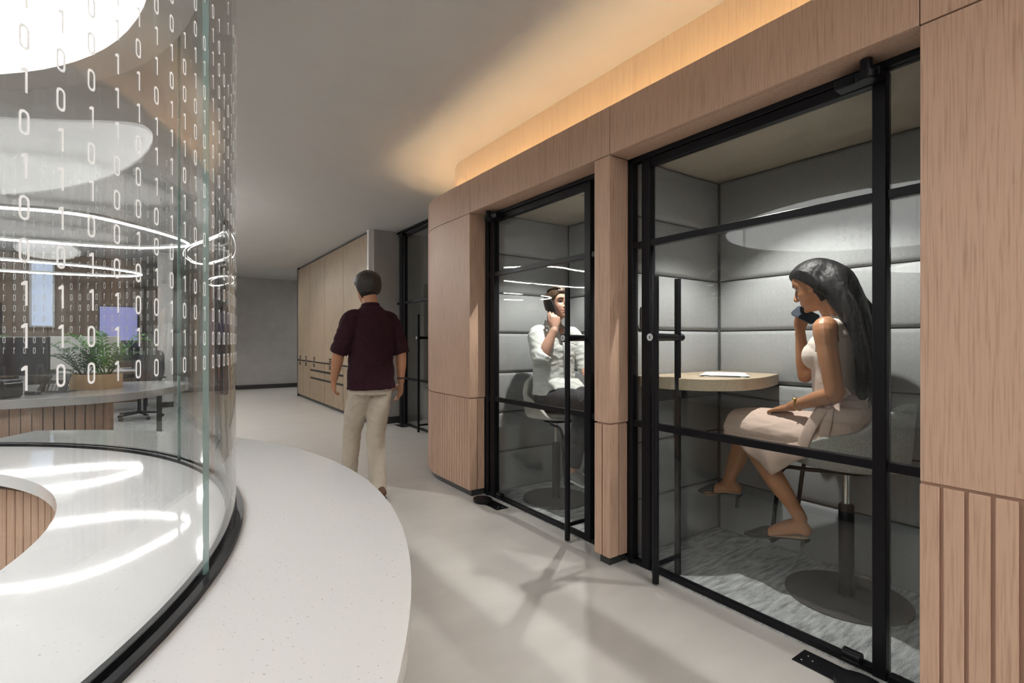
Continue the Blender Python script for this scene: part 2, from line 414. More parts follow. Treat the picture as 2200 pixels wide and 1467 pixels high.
def inst(name, me, parent, loc, rz=0.0):
    o = bpy.data.objects.new(name, me); C.objects.link(o); o.parent = parent
    g = ORG[parent.name]; o.location = (loc[0] - g[0], loc[1] - g[1], loc[2] - g[2]); o.rotation_euler = (0, 0, rz)
    return o

def tag(o, label=None, cat=None, group=None, kind=None):
    if label: o['label'] = label
    if cat: o['category'] = cat
    if group: o['group'] = group
    if kind: o['kind'] = kind
    return o

def thing(name, loc, label, cat, group=None, kind=None):
    o = bpy.data.objects.new(name, None); C.objects.link(o); o.location = loc; o.empty_display_size = 0.1
    ORG[o.name] = tuple(loc)
    return tag(o, label, cat, group, kind)

def struct(name, mb, mats, label, cat, **k):
    return tag(obj(name, mb, mats, **k), label, cat, kind='structure')

def arc(cx, cy, r, a0, a1, n):
    return [(cx + r * math.cos(math.radians(a0 + (a1 - a0) * i / n)), cy + r * math.sin(math.radians(a0 + (a1 - a0) * i / n))) for i in range(n + 1)]

# ------------------------------------------------------------------ measured layout
XF = 2.02            # face of the booth front
ZJ, ZH, ZT = 0.794, 2.276, 2.545      # joint of slats / underside of header / top of header
XG0, XG1 = 2.165, 2.215               # black frames
XB = 3.044           # back wall of the booths
ZC = 2.93            # ceiling
ZB = 2.308           # ceiling inside booths
RC = (-1.634, 1.865) # centre of the reception ring
R_IN, R_GL, R_OUT = 1.383, 1.817, 2.243
ZD = 0.75            # desk height
A_END, A_START = 62.0, -165.0

# ------------------------------------------------------------------ room shell
struct('floor', MB().box(-12, 6.5, -7, 15.2, -0.10, 0.0), 'floor', 'pale polished screed floor of the corridor', 'floor')
office_carpet = MB().prism([(-11.9, 5.2), (-2.2, 5.0), (-0.6, 5.3), (0.35, 6.6), (0.45, 9.5), (0.2, 12.8), (-11.9, 12.8)], 0.0, 0.008)
struct('floor_carpet', office_carpet, 'carpet', 'dark grey carpet field under the office desks behind the glass', 'carpet floor')
struct('ceiling', MB().box(-12, 6.5, -7, 15.2, ZC, ZC + 0.1), 'ceil', 'flat grey plaster ceiling above the corridor', 'ceiling')
wf = struct('wall_far', MB().box(-0.55, 6.5, 14.75, 14.95, 0.0, ZC), 'plaster', 'grey plaster wall closing the far end of the corridor', 'wall')
tag(obj('baseboard_far', MB().box(0.0, 4.2, 14.72, 14.75, 0.0, 0.11), 'plinth'), 'black skirting along the far grey wall', 'baseboard', kind='structure')
struct('wall_left', MB().box(-12, -11.8, -7, 14.9, 0, ZC), 'plaster', 'grey side wall of the office out beyond the desks', 'wall')
struct('wall_near', MB().box(-12, 6.5, -7, -6.8, 0, ZC), 'plaster', 'grey wall behind the viewpoint', 'wall')

# panelled office wall: separate boards
wo = thing('wall_office', (-4.0, 13.0, 0), 'dark brown wood panelled wall behind the office desks', 'wall', kind='structure')
obj('backing', MB().box(-11.8, -0.35, 13.03, 13.2, 0, ZC), 'plinth', wo)
x = -11.8; k = 0
pm = to_mesh('board', MB().box(-0.235, 0.235, -0.015, 0.015, 0.0, ZC - 0.01), (0, 0, 0), 0.002); pm.materials.append(M['walnut'])
while x < -0.45:
    inst('board', pm, wo, (x + 0.24, 13.0, 0.0)); x += 0.476
obj('return_panel', MB().box(-0.42, -0.35, 13.0, 14.75, 0, ZC), 'walnut', wo)

# office windows and wall displays on the panelled wall
for i, (x0, x1, z0, z1, lab) in enumerate(((-2.02, -1.72, 1.55, 2.75, 'narrow pale blue window in the dark wood office wall'),
                                           (-4.3, -3.9, 0.9, 2.75, 'second narrow pale blue window in the office wall, further along'))):
    w = thing('window_%d' % (i + 1), ((x0 + x1) / 2, 12.95, z0), lab, 'window', kind='structure')
    obj('window_frame', MB().box(x0 - .03, x0, 12.93, 12.99, z0 - .03, z1 + .03).box(x1, x1 + .03, 12.93, 12.99, z0 - .03, z1 + .03).box(x0, x1, 12.93, 12.99, z0 - .03, z0).box(x0, x1, 12.93, 12.99, z1, z1 + .03), 'silver', w)
    obj('blind', MB().box(x0, x1, 12.96, 12.985, z0, z1), 'sky_window', w)
for x0, x1, z0, z1, lab in ((-1.02, -0.42, 1.27, 1.95, 'lavender wall display in the office behind the fern'),
                            (-3.25, -2.45, 1.15, 1.95, 'lavender wall display at the frame edge behind the black monitor'),
                            (-6.3, -5.0, 1.1, 1.95, 'wide lavender wall display far along the office wall')):
    t = thing('wall_display', ((x0 + x1) / 2, 12.9, z0), lab, 'display', 'lavender displays on the office wall')
    obj('screen', MB().box(x0, x1, 12.925, 12.935, z0, z1), 'lavender', t)
    obj('bezel', MB().box(x0 - .02, x1 + .02, 12.935, 12.985, z0 - .02, z1 + .02), 'plastic', t, bevel=0.004)

# office column with white jacket
t = thing('column', (0.05, 11.6, 0), 'pale square column standing between the office desks', 'column', kind='structure')
obj('shaft', MB().box(-0.07, 0.17, 11.5, 11.74, 0.1, ZC), 'white_paint', t, bevel=0.01)
obj('skirting', MB().box(-0.08, 0.18, 11.49, 11.75, 0.0, 0.1), 'plinth', t)

# ------------------------------------------------------------------ booth front
def front_line(off, y0=None, n=18):
    """plan of the rounded far end, off metres behind the face"""
    return arc(2.92, 4.05, 0.90 - off, 180, 90, n)

wr = thing('wall_right', (XF, 2.0, 0), 'pink oak front of the phone booths with rounded far end', 'wall', kind='structure')
G = 0.0015
def face_panel(name, y0, y1, z0, z1, d=0.022): return obj(name, MB().box(XF, XF + d, y0 + G, y1 - G, z0, z1), 'oak', wr, bevel=0.0012)
# header boards
face_panel('header_panel', -4.0, 0.581, ZH + .004, ZT)
face_panel('header_panel', 0.581, 1.958, ZH + .004, ZT)
face_panel('header_panel', 1.958, 3.491, ZH + .004, ZT)
mb = MB(); o_ = [(XF, 3.491 + G), (XF, 4.05)] + front_line(0)[1:] + [(3.2, 4.95)]; i_ = [(XF + .022, 3.491 + G), (XF + .022, 4.05)] + front_line(.022)[1:] + [(3.2, 4.928)]
mb.strip(i_, o_, ZH + .004, ZT); obj('header_panel', mb, 'oak', wr, smooth=30)
# underside, ledge with the light trough, set-back fascia
obj('soffit', MB().box(XF + .022, XG1 + .02, 0.581, 1.958, ZH + .002, ZH + .02).box(XF + .022, XG1 + .02, 2.077, 3.491, ZH + .002, ZH + .02), 'oak', wr)
o_ = [(XF + .022, -4.0), (XF + .022, 4.05)] + front_line(.022)[1:] + [(3.2, 4.928)]; i_ = [(2.30, -4.0), (2.30, 4.05)] + front_line(.28)[1:] + [(3.2, 4.67)]
obj('trough', MB().strip(i_, o_, ZT - .085, ZT - .07), 'oak_core', wr, smooth=30)
o_ = [(2.278, -4.0), (2.278, 4.05)] + front_line(.258)[1:] + [(3.2, 4.692)]; i_ = [(2.298, -4.0), (2.298, 4.05)] + front_line(.278)[1:] + [(3.2, 4.672)]
obj('fascia', MB().strip(i_, o_, ZT - .07, ZC), 'oak_fascia', wr, smooth=30)
# upper boards of the piers
face_panel('pier_panel', -4.0, 0.581, ZJ + .004, ZH - .002)
obj('pier_panel', MB().box(XF, XG0, 1.958, 2.077, ZJ + .004, ZH - .001), 'oak', wr, bevel=0.0012)
mb = MB(); o_ = [(XF, 3.491), (XF, 4.05)] + front_line(0)[1:] + [(3.0, 4.95)]; i_ = [(XF + .022, 3.491), (XF + .022, 4.05)] + front_line(.022)[1:] + [(3.0, 4.928)]
mb.strip(i_, o_, ZJ + .004, ZH - .001).box(XF + .0222, XG0, 3.491, 3.513, ZJ + .004, ZH - .001); obj('pier_panel', mb, 'oak', wr, smooth=30)
# grooved backing behind the slats and the joint
mb = MB().box(XF + .010, XF + .05, -4.0, 0.581, .06, ZJ + .003)
obj('backing', mb, 'oak_core', wr)
obj('backing', MB().box(XF + .012, XG0, 1.970, 2.065, .06, ZJ + .003), 'oak_core', wr)
mb = MB(); o_ = [(XF + .012, 3.503), (XF + .012, 4.05)] + front_line(.012)[1:] + [(3.0, 4.938)]; i_ = [(XF + .05, 3.503), (XF + .05, 4.05)] + front_line(.05)[1:] + [(3.0, 4.90)]
mb.strip(i_, o_, .06, ZJ + .003).box(XF + .05, XG0, 3.503, 3.53, .06, ZJ + .003); obj('backing', mb, 'oak_core', wr, smooth=30)
# slats
Z0S, Z1S = 0.055, ZJ - .006
def slat_mesh(w):
    me = to_mesh('slat', MB().box(-.006, .0125, -w / 2, w / 2, Z0S, Z1S), (0, 0, 0), .0015); me.materials.append(M['oak']); return me
pitch = 0.0602; sm = slat_mesh(pitch - .0105)
y = 0.581
while y > -1.6:
    inst('slat', sm, wr, (XF + .006, y - (pitch - .0105) / 2, 0)); y -= pitch
obj('slat_run', MB().box(XF, XF + .018, -4.0, y - .01, Z0S, Z1S), 'oak', wr)
sp = slat_mesh(.0555)
for yy in (1.958 + .028, 2.077 - .028): inst('slat', sp, wr, (XF + .006, yy, 0))
sr = to_mesh('slat', MB().box(-.006, .0125, -.031, .031, Z0S, Z1S), (0, 0, 0), .0015); sr.materials.append(M['oak'])
for yy, rz in ((1.958 + .0058, PI / 2), (3.491 + .0058, PI / 2)):
    for xx in (XF + .0385, XF + .1085): inst('slat', sr, wr, (xx, yy, 0), rz)
inst('slat', sp, wr, (2.077 - .0, 2.077 - .006, 0), -PI / 2)
sc_ = slat_mesh(.0375); step = .0435
y = 3.491 + .019
while y < 4.05: inst('slat', sc_, wr, (XF + .006, y, 0)); y += step
a = (y - 4.05) / .9
while a < 1.2:
    inst('slat', sc_, wr, (2.92 - .894 * math.cos(a), 4.05 + .894 * math.sin(a), 0), -a); a += step / .9
# recessed dark plinth
mb = MB().box(XF + .03, XF + .06, -4.0, .57, 0, .06).box(XF + .03, XG0 + .01, 1.988, 2.06, 0, .06)
o_ = [(XF + .03, 3.515), (XF + .03, 4.05)] + front_line(.03)[1:] + [(3.0, 4.92)]; i_ = [(XF + .06, 3.515), (XF + .06, 4.05)] + front_line(.06)[1:] + [(3.0, 4.89)]
mb.strip(i_, o_, 0, .06).box(XF + .06, XG0 + .01, 3.515, 3.54, 0, .06); obj('plinth', mb, 'plinth', wr)

# warm LED strip lying in the trough
o_ = [(XF + .075, -4.0), (XF + .075, 4.05)] + front_line(.075)[1:] + [(3.0, 4.875)]; i_ = [(XF + .095, -4.0), (XF + .095, 4.05)] + front_line(.095)[1:] + [(3.0, 4.855)]
tag(obj('cove_light', MB().strip(i_, o_, ZT - .07, ZT - .058), 'warm_led'), 'warm LED strip in the trough on top of the oak header', 'LED strip')

# ------------------------------------------------------------------ black glazed doors
def lock_handle(root, y, s, z0, z1, zl, xo=2.075, xi=2.255):
    for xx in (xo, xi): obj('handle', MB().tube([(xx, y, z0), (xx, y, z1)], .0172, 18), 'black', root, smooth=True)
    obj('handle_bracket', MB().tube([(xo, y, .105), (xi, y, .105)], .0125, 14), 'black', root, smooth=True)
    b = obj('lock_body', MB().tube([(xo - .012, y, zl), (xi + .035, y, zl)], [.021, .017], 16).ball((xi + .03, y, zl), .02), 'black', root, smooth=True)
    obj('lock_collar', MB().tube([(xo - .018, y + .02 * s, zl), (xo + .02, y + .02 * s, zl)], .026, 18), 'black', root, smooth=True)
    k = obj('lock_cylinder', MB().tube([(xo - .021, y + .02 * s, zl), (xo - .01, y + .02 * s, zl)], .019, 18), 'silver', root, smooth=True)
    obj('keyhole', MB().box(xo - .0225, xo - .02, y + .02 * s - .002, y + .02 * s + .002, zl - .007, zl + .007), 'black', k)

def glazed_door(name, label, ya, yb, hinge, z1=2.245, xa=XG0, xb=XG1, rails=(0.791, 1.787), hy=None, hz=(.012, 1.583, 1.272)):
    """leaf between ya < yb; hinge = -1 at ya, +1 at yb"""
    d = thing(name, ((xa + xb) / 2, (ya + yb) / 2, 0), label, 'door', kind='structure')
    wl, wh = (0.044, 0.055) if hinge < 0 else (0.055, 0.059)
    obj('stile', MB().box(xa, xb, ya, ya + wl, .008, z1), 'black', d, bevel=.002)
    obj('stile', MB().box(xa, xb, yb - wh, yb, .008, z1), 'black', d, bevel=.002)
    obj('top_rail', MB().box(xa + .004, xb - .004, ya + wl, yb - wh, z1 - .042, z1), 'black', d, bevel=.002)
    obj('bottom_rail', MB().box(xa + .006, xb - .006, ya + wl, yb - wh, .008, .034), 'black', d, bevel=.002)
    for z in rails: obj('glazing_bar', MB().box(xa + .006, xb - .006, ya + wl, yb - wh, z - .017, z + .017), 'black', d, bevel=.002)
    zz = [.034] + [v for z in rails for v in (z - .017, z + .017)] + [z1 - .042]
    for k in range(len(rails) + 1):
        obj('pane', MB().box((xa + xb) / 2 - .005, (xa + xb) / 2 + .005, ya + wl, yb - wh, zz[2 * k], zz[2 * k + 1]), 'glass', d)
    if hy: lock_handle(d, hy[0], hy[1], *hz, xo=xa - .09, xi=xb + .04)
    return d

def fixed_frame(name, label, ya, yb, posts, z1=ZH + .001, xa=XG0, xb=XG1, rails=(0.791, 1.787), lights=()):
    w = thing(name, ((xa + xb) / 2, (ya + yb) / 2, 0), label, 'window', kind='structure')
    for p0, p1 in posts: obj('jamb', MB().box(xa, xb, p0, p1, 0, z1), 'black', w, bevel=.002)
    obj('head', MB().box(xa, xb, ya, yb, z1 - .027, z1), 'black', w, bevel=.002)
    for l0, l1 in lights:
        obj('sill_rail', MB().box(xa + .004, xb - .004, l0, l1, 0, .03), 'black', w)
        for z in rails: obj('glazing_bar', MB().box(xa + .006, xb - .006, l0, l1, z - .017, z + .017), 'black', w, bevel=.002)
        zz = [.03] + [v for z in rails for v in (z - .017, z + .017)] + [z1 - .027]
        for k in range(len(rails) + 1):
            obj('pane', MB().box((xa + xb) / 2 - .005, (xa + xb) / 2 + .005, l0, l1, zz[2 * k], zz[2 * k + 1]), 'glass', w)
    return w

d1 = glazed_door('door_1', 'black framed glass door of the near booth with the seated woman', .722, 1.860, -1, hy=(1.690, 1))
fixed_frame('window_3', 'narrow black framed sidelights around the near booth door', .45, 1.958, ((1.926, 1.958), (.45, .50)), lights=((1.862, 1.926), (.50, .718)))
d2 = glazed_door('door_2', 'black framed glass door of the second booth with the seated man', 2.262, 3.414, 1, hy=(2.372, 1))
fixed_frame('window_4', 'narrow black framed sidelights around the second booth door', 2.077, 3.491, ((2.078, 2.105), (3.441, 3.4905)), lights=((3.416, 3.441), (2.105, 2.258)))
# pivot hardware
def pivot(door, y, s, lab):
    y0, y1 = sorted((y, y + .29 * s))
    p = obj('floor_plate', MB().box(2.03, 2.135, y0, y1, 0.0002, .004), 'black', door, bevel=.001)
    for dx, dy in ((.025, .025), (.07, .03), (.05, .055)):
        obj('screw', MB().lathe((2.03 + dx, y + (.29 - dy) * s, .004), [(.0035, 0), (.0035, .0012), (.001, .0014)], 8), 'silver', p)
    pts = [(2.05 + .07 * math.cos(q), y + .06 * s + .085 * math.sin(q)) for q in [2 * PI * k / 20 for k in range(20)]]
    obj('pivot_shoe', MB().prism(pts, .006, .026), 'black', door, smooth=30)
    obj('pivot_pin', MB().tube([(2.165, y + .10 * s, .05), (2.165, y + .16 * s, .05)], .022, 14), 'black', door, smooth=True)
    obj('top_patch', MB().box(2.10, XG0, *sorted((y + .02 * s, y + .17 * s)), 2.205, 2.24), 'black', door, bevel=.004)
    obj('top_pivot', MB().lathe((2.10, y + .06 * s, 2.195), [(.028, 0), (.034, .006), (.034, .03), (.02, .034), (.02, .078)], 18), 'black', door, smooth=30)
pivot(d1, .70, 1, '')
pivot(d2, 3.40, -1, '')

# ------------------------------------------------------------------ booth interiors
rowz = [ZB * k / 7 for k in range(8)]
def cushion(u0, u1, z0, z1, place, depth=.022, n=6):
    """softly domed upholstered panel; place(u, w, z) -> point, w = distance out of the wall"""
    mb = MB(); vs = []; fs = []; g = .0035
    u0 += g; u1 -= g; z0 += g; z1 -= g
    us = [u0, u0 + .008, u0 + .025, (u0 + u1) / 2, u1 - .025, u1 - .008, u1]; zs = [z0, z0 + .008, z0 + .025, (z0 + z1) / 2, z1 - .025, z1 - .008, z1]
    hh = [0, .6, .88, 1, .88, .6, 0]
    for i, z in enumerate(zs):
        for j, u in enumerate(us): vs.append(place(u, depth * min(hh[i], hh[j]), z))
    m = 7
    for i in range(m - 1):
        for j in range(m - 1): fs.append((i * m + j, i * m + j + 1, (i + 1) * m + j + 1, (i + 1) * m + j))
    b = len(vs)
    ring = [j for j in range(m)] + [i * m + m - 1 for i in range(1, m)] + [(m - 1) * m + j for j in range(m - 2, -1, -1)] + [i * m for i in range(m - 2, 0, -1)]
    back = []
    for q in ring:
        i, j = divmod(q, m); vs.append(place(us[j], -.008, zs[i])); back.append(len(vs) - 1)
    for k in range(len(ring)): fs.append((ring[k], back[k], back[(k + 1) % len(ring)], ring[(k + 1) % len(ring)]))
    fs.append(tuple(back)); mb.add(vs, fs); return mb

def felt_wall(name, label, u0, u1, place, splits, backbox):
    w = thing(name, place((u0 + u1) / 2, -.02, 0), label, 'wall', kind='structure')
    obj('backing', MB().box(*backbox), 'felt_gap', w)
    for k in range(7):
        z0, z1 = rowz[k], rowz[k + 1]
        for a, b in zip(splits[:-1], splits[1:]): obj('upholstered_panel', cushion(a, b, z0, z1, place), 'felt', w, smooth=60)
    return w
YW0, YW1 = 0.40, 1.9614      # near booth
YM0, YM1 = 2.077, 3.4725     # second booth
XP = XG1 + .005
felt_wall('wall_booth_back', 'grey felt panelled back wall behind the seated woman', YW0, YW1, lambda u, w, z: (XB + .02 - w, u, z), [YW0, YW1], (XB + .022, XB + .06, YW0, YW1 + .02, 0, ZB))
felt_wall('wall_booth_side', 'grey felt panelled end wall above the near booth table', XP, XB, lambda u, w, z: (u, YW1 + .02 - w, z), [XP, XB + .02], (XP, XB + .06, YW1 + .022, YW1 + .055, 0, ZB))
felt_wall('wall_booth_near', 'grey felt panelled wall at the near end of the woman\'s booth', XP, XB, lambda u, w, z: (u, YW0 - .02 + w, z), [XP, XB + .02], (XP, XB + .06, YW0 - .06, YW0 - .022, 0, ZB))
felt_wall('wall_cabin_back', 'grey felt panelled back wall of the seated man\'s booth', YM0, YM1, lambda u, w, z: (XB + .02 - w, u, z), [YM0, YM1], (XB + .022, XB + .06, YM0, YM1 + .02, 0, ZB))
felt_wall('wall_cabin_side', 'grey felt panelled wall right behind the seated man', XP, XB, lambda u, w, z: (u, YM1 + .02 - w, z), [XP, XB + .02], (XP, XB + .06, YM1 + .022, YM1 + .055, 0, ZB))
felt_wall('wall_cabin_near', 'grey felt panelled wall facing the seated man', XP, XB, lambda u, w, z: (u, YM0 - .02 + w, z), [XP, XB + .02], (XP, XB + .06, YM0 - .055, YM0 - .022, 0, ZB))
struct('ceiling_booth', MB().box(XP - .04, XB + .06, .38, 2.0, ZB, ZB + .03), 'ply', 'brown board ceiling over the seated woman', 'ceiling')
struct('ceiling_cabin', MB().box(XP - .04, XB + .06, 2.04, 3.5, ZB, ZB + .03), 'ply', 'brown board ceiling over the seated man', 'ceiling')
struct('floor_booth', MB().box(XG0 + .004, XB + .02, .40, 1.965, .0, .007), 'carpet', 'grey carpet under the woman\'s stool', 'carpet floor')
struct('floor_cabin', MB().box(XG0 + .004, XB + .02, 2.07, 3.48, .0, .007), 'carpet', 'grey carpet under the man\'s stool', 'carpet floor')
# back of the booth block so no light leaks
struct('wall_core', MB().box(XB + .07, XB + .15, -4.0, 4.9, 0, ZC), 'plaster', 'hidden plaster wall behind the booths', 'wall')

# downlights
def downlight(x, y, lab, target):
    t = thing('downlight', (x, y, ZB - .03), lab, 'downlight', 'small downlights in the booth ceilings')
    obj('housing', MB().lathe((x, y, ZB - .03), [(.013, .026), (.018, .0265), (.018, .030), (.013, .030), (.013, .026)], 20), 'ply', t, smooth=30)
    obj('lens', MB().lathe((x, y, ZB - .0025), [(.002, 0), (.012, 0), (.012, .0022), (.002, .0022)], 20), 'ply', t)
    ld = bpy.data.lights.new('downlight_lamp', 'SPOT'); ld.energy = SPOT_POWER; ld.color = (1.0, .965, .92); ld.spot_size = math.radians(104); ld.spot_blend = .45; ld.shadow_soft_size = .012
    lo = bpy.data.objects.new('downlight_lamp', ld); C.objects.link(lo); lo.parent = t
    lo.location = (0, 0, .018); lo.rotation_euler = Vector((target[0] - x, target[1] - y, -ZB)).to_track_quat('-Z', 'Y').to_euler()
downlight(2.37, 1.395, 'tiny pinhole downlight in the ceiling over the near booth', (2.72, 1.18))
downlight(2.50, 2.68, 'tiny pinhole downlight in the ceiling over the second booth', (2.62, 2.92))

# ------------------------------------------------------------------ booth tables
def smooth_poly(pts, n=8):
    out = []
    for i in range(len(pts) - 1):
        g = lambda k: Vector(pts[max(0, min(len(pts) - 1, k))])
        p0, p1, p2, p3 = g(i - 1), g(i), g(i + 1), g(i + 2)
        for j in range(n):
            t = j / n; out.append(tuple(.5 * (2 * p1 + (p2 - p0) * t + (2 * p0 - 5 * p1 + 4 * p2 - p3) * t * t + (3 * p1 - p0 - 3 * p2 + p3) * t ** 3)))
    out.append(tuple(pts[-1])); return out
def booth_table(label, edge, yw, lab2):
    t = thing('booth_table', (2.6, yw, .6), label, 'table')
    pts = edge + [(XB - .004, yw), (2.235, yw)]
    obj('tabletop', MB().prism(pts, .992, 1.056), 'table', t, bevel=.003, smooth=30)
    obj('support_panel', MB().box(2.30, 2.98, *sorted((yw, yw + (-.03 if yw < 2 else .03))), .90, .992), 'plinth', t)
    return t
booth_table('thick pale ash table fixed across the end of the near booth', [(2.235, 1.72)] + smooth_poly([(2.25, 1.655), (2.31, 1.555), (2.42, 1.478), (2.56, 1.455), (2.75, 1.475), (XB - .004, 1.56)]), YW1 - .006, '')
booth_table('pale ash table at the near end of the second booth', [(2.235, 2.30)] + smooth_poly([(2.25, 2.33), (2.31, 2.40), (2.42, 2.44), (2.56, 2.45), (2.75, 2.44), (XB - .004, 2.40)]), YM0 + .006, '')

t = thing('paper_stack', (2.62, 1.66, 1.0565), 'loose white papers lying on the near booth table', 'papers')
for k, (dx, dy, rz) in enumerate(((0, 0, .55), (.012, -.012, .62), (-.01, .008, .48))):
    c = Vector((2.63 + dx, 1.655 + dy, 0)); u = Vector((math.cos(rz), math.sin(rz), 0)); v = Vector((-u.y, u.x, 0)); z = 1.0568 + k * .0030
    mb = MB(); vs = []
    for i in range(7):
        for j in range(5):
            a, b = i / 6 - .5, j / 4 - .5
            vs.append(c + u * (a * .297) + v * (b * .21) + Vector((0, 0, z + .004 * (k > 0) * max(0, abs(a) - .3) * 3 * (1 if (k + i) % 2 else .6))))
    n0 = len(vs); vs += [q + Vector((0, 0, .0022)) for q in vs]
    fs = [(i * 5 + j, (i + 1) * 5 + j, (i + 1) * 5 + j + 1, i * 5 + j + 1) for i in range(6) for j in range(4)]
    fs = [tuple(reversed(f)) for f in fs] + [tuple(q + n0 for q in f) for f in fs]
    rim = [j for j in range(5)] + [i * 5 + 4 for i in range(1, 7)] + [30 + j for j in range(3, -1, -1)] + [i * 5 for i in range(5, 0, -1)]
    fs += [(rim[q], rim[(q + 1) % len(rim)], rim[(q + 1) % len(rim)] + n0, rim[q] + n0) for q in range(len(rim))]
    obj('sheet', mb.add(vs, fs), 'paper', t)
t = thing('wall_socket', (2.32, YW1 - .006, 1.33), 'small dark switch plate on the felt wall beside the near door', 'switch')
obj('plate', MB().box(2.27, 2.36, YW1 - .012, YW1 - .002, 1.33, 1.45), 'steel_base', t, bevel=.002)
obj('label_strip', MB().box(2.285, 2.345, YW1 - .0145, YW1 - .012, 1.345, 1.362), 'silver', t)

# ------------------------------------------------------------------ stools
def ramp(tab):
    def f(z):
        for (a, va), (b, vb) in zip(tab[:-1], tab[1:]):
            if z <= b: t = max(0, (z - a) / (b - a)); return va + (vb - va) * t * t * (3 - 2 * t)
        return tab[-1][1]
    return f
RIM = ramp([(0, .008), (.14, .012), (.34, .11), (.55, .155), (.76, .18), (.92, .275), (1.0, .312)])
def stool(c, face, label, mat, seat_z=.665):
    """face = unit (x,y) the sitter looks along"""
    t = thing('swivel_stool', (c[0], c[1], .0075), label, 'stool', 'upholstered booth stools')
    f = Vector((face[0], face[1], 0)); r = Vector((f.y, -f.x, 0)); c3 = Vector((c[0], c[1], 0))
    W = lambda a, b, z: c3 + f * a + r * b + Vector((0, 0, z))
    obj('base_plate', MB().lathe((c[0], c[1], .0075), [(.02, 0), (.262, 0), (.265, .004), (.262, .010), (.03, .014)], 56), 'steel_base', t, smooth=30)
    obj('column', MB().lathe((c[0], c[1], .02), [(.033, 0), (.033, .43), (.028, .44), (.026, .44)], 24), 'black', t, smooth=30)
    obj('gas_lift', MB().lathe((c[0], c[1], .455), [(.018, 0), (.018, seat_z - .49)], 20), 'chrome', t, smooth=30)
    obj('mount_plate', MB().lathe((c[0], c[1], seat_z - .045), [(.03, -.012), (.10, 0), (.11, .015), (.02, .02)], 24), 'black', t, smooth=30)
    for s in (-1, 1):
        obj('footrest_arm', MB().tube([W(.02, .075 * s, seat_z - .042), W(.12, .12 * s, seat_z - .047), W(.215, .125 * s, seat_z - .052), W(.245, .125 * s, seat_z - .075), W(.262, .125 * s, seat_z - .12), W(.30, .125 * s, .215)], .0105, 10, sub=4), 'black', t, smooth=True)
    obj('foot_bar', MB().tube([W(.30, -.125, .212), W(.30, .125, .212)], .0125, 12, cap='round'), 'black', t, smooth=True)
    # shell: polar grid, both skins
    nA, nR = 48, 12; top = []; 
    def rim(a):                               # a = 0 straight back
        k = (1 + math.cos(a)) / 2
        h = RIM(k)
        rr = .245 + .03 * k
        fx = -math.cos(a) * rr + (.03 if k < .3 else 0) * (1 - k / .3 if k < .3 else 0)
        return fx, math.sin(a) * (.262 + .012 * k), h
    def P(i, q, th):
        a = 2 * PI * i / nA; fx, sx, h = rim(a); w = q / nR
        bl = max(0, (w - .55) / .45); bl = bl * bl * (3 - 2 * bl)
        rad = min(1, w / .86) if w < .86 else 1.0
        rad = .94 * math.sin(min(1, w / .75) * PI / 2) if w < .75 else .94 + .06 * (w - .75) / .25
        z = seat_z + h * bl - .012 * (1 - w) + .012 * math.cos(min(1, w) * PI / 2)
        return W(fx * rad * (1 - th), sx * rad * (1 - th), z + (th > 0) * 0)
    mb = MB(); vs = []; fs = []
    for i in range(nA):
        for q in range(1, nR + 1): vs.append(P(i, q, .14 if q > 0 else 0) + Vector((0, 0, .032 if q < nR * .7 else .032 - .032 * (q - nR * .7) / (nR * .3))))
    for i in range(nA):
        for q in range(1, nR + 1): vs.append(P(i, q, 0) - Vector((0, 0, .022 * (1 - q / nR))))
    n1 = nA * nR
    for i in range(nA):
        j = (i + 1) % nA
        for q in range(nR - 1):
            fs.append((i * nR + q, i * nR + q + 1, j * nR + q + 1, j * nR + q)); fs.append((n1 + i * nR + q, n1 + j * nR + q, n1 + j * nR + q + 1, n1 + i * nR + q + 1))
        fs.append((i * nR + nR - 1, n1 + i * nR + nR - 1, n1 + j * nR + nR - 1, j * nR + nR - 1))
    fs.append(tuple(i * nR for i in range(nA))); fs.append(tuple(n1 + i * nR for i in range(nA - 1, -1, -1)))
    sh = obj('seat_shell', mb.add(vs, fs), mat, t, smooth='all')
    md = sh.modifiers.new('soft', 'SUBSURF'); md.levels = 1; md.render_levels = 1
    return t
stool((2.737, 1.076), (0, 1), 'melange grey stool under the seated woman', 'chair')
stool((2.560, 3.060), (-.10, -.995), 'off-white upholstered stool under the seated man', 'white_shell')

# ------------------------------------------------------------------ reception ring
rc = thing('reception_counter', (RC[0], RC[1], 0), 'white quartz ring counter of the reception with oak slat base', 'counter')
NA = 120
ai = arc(*RC, R_IN, A_START, A_END, NA); ao = arc(*RC, R_OUT, A_START, A_END, NA)
mb = MB().strip(ai, ao, ZD - .045, ZD)
obj('countertop', mb, 'quartz', rc, bevel=0.0, smooth=30)
obj('recess', MB().strip(arc(*RC, R_IN + .085, A_START + 1, A_END - 1, NA), arc(*RC, R_OUT - .10, A_START + 1, A_END - 1, NA), .0, ZD - .045), 'plinth', rc, smooth=30)
for rr, sgn in ((R_IN + .085, 1), (R_OUT - .10, -1)):
    w = .046; dphi = .0525 / rr
    me = to_mesh('slat', MB().box(-.010, .010, -w / 2, w / 2, .07, ZD - .085), (0, 0, 0), .0015); me.materials.append(M['oak'])
    a = math.radians(A_START + 2)
    lo = math.radians(-75)
    while a < math.radians(A_END - 1.5):
        if a > lo: inst('slat', me, rc, (RC[0] + (rr - sgn * .010) * math.cos(a), RC[1] + (rr - sgn * .010) * math.sin(a), 0), a)
        a += dphi
ch = MB()
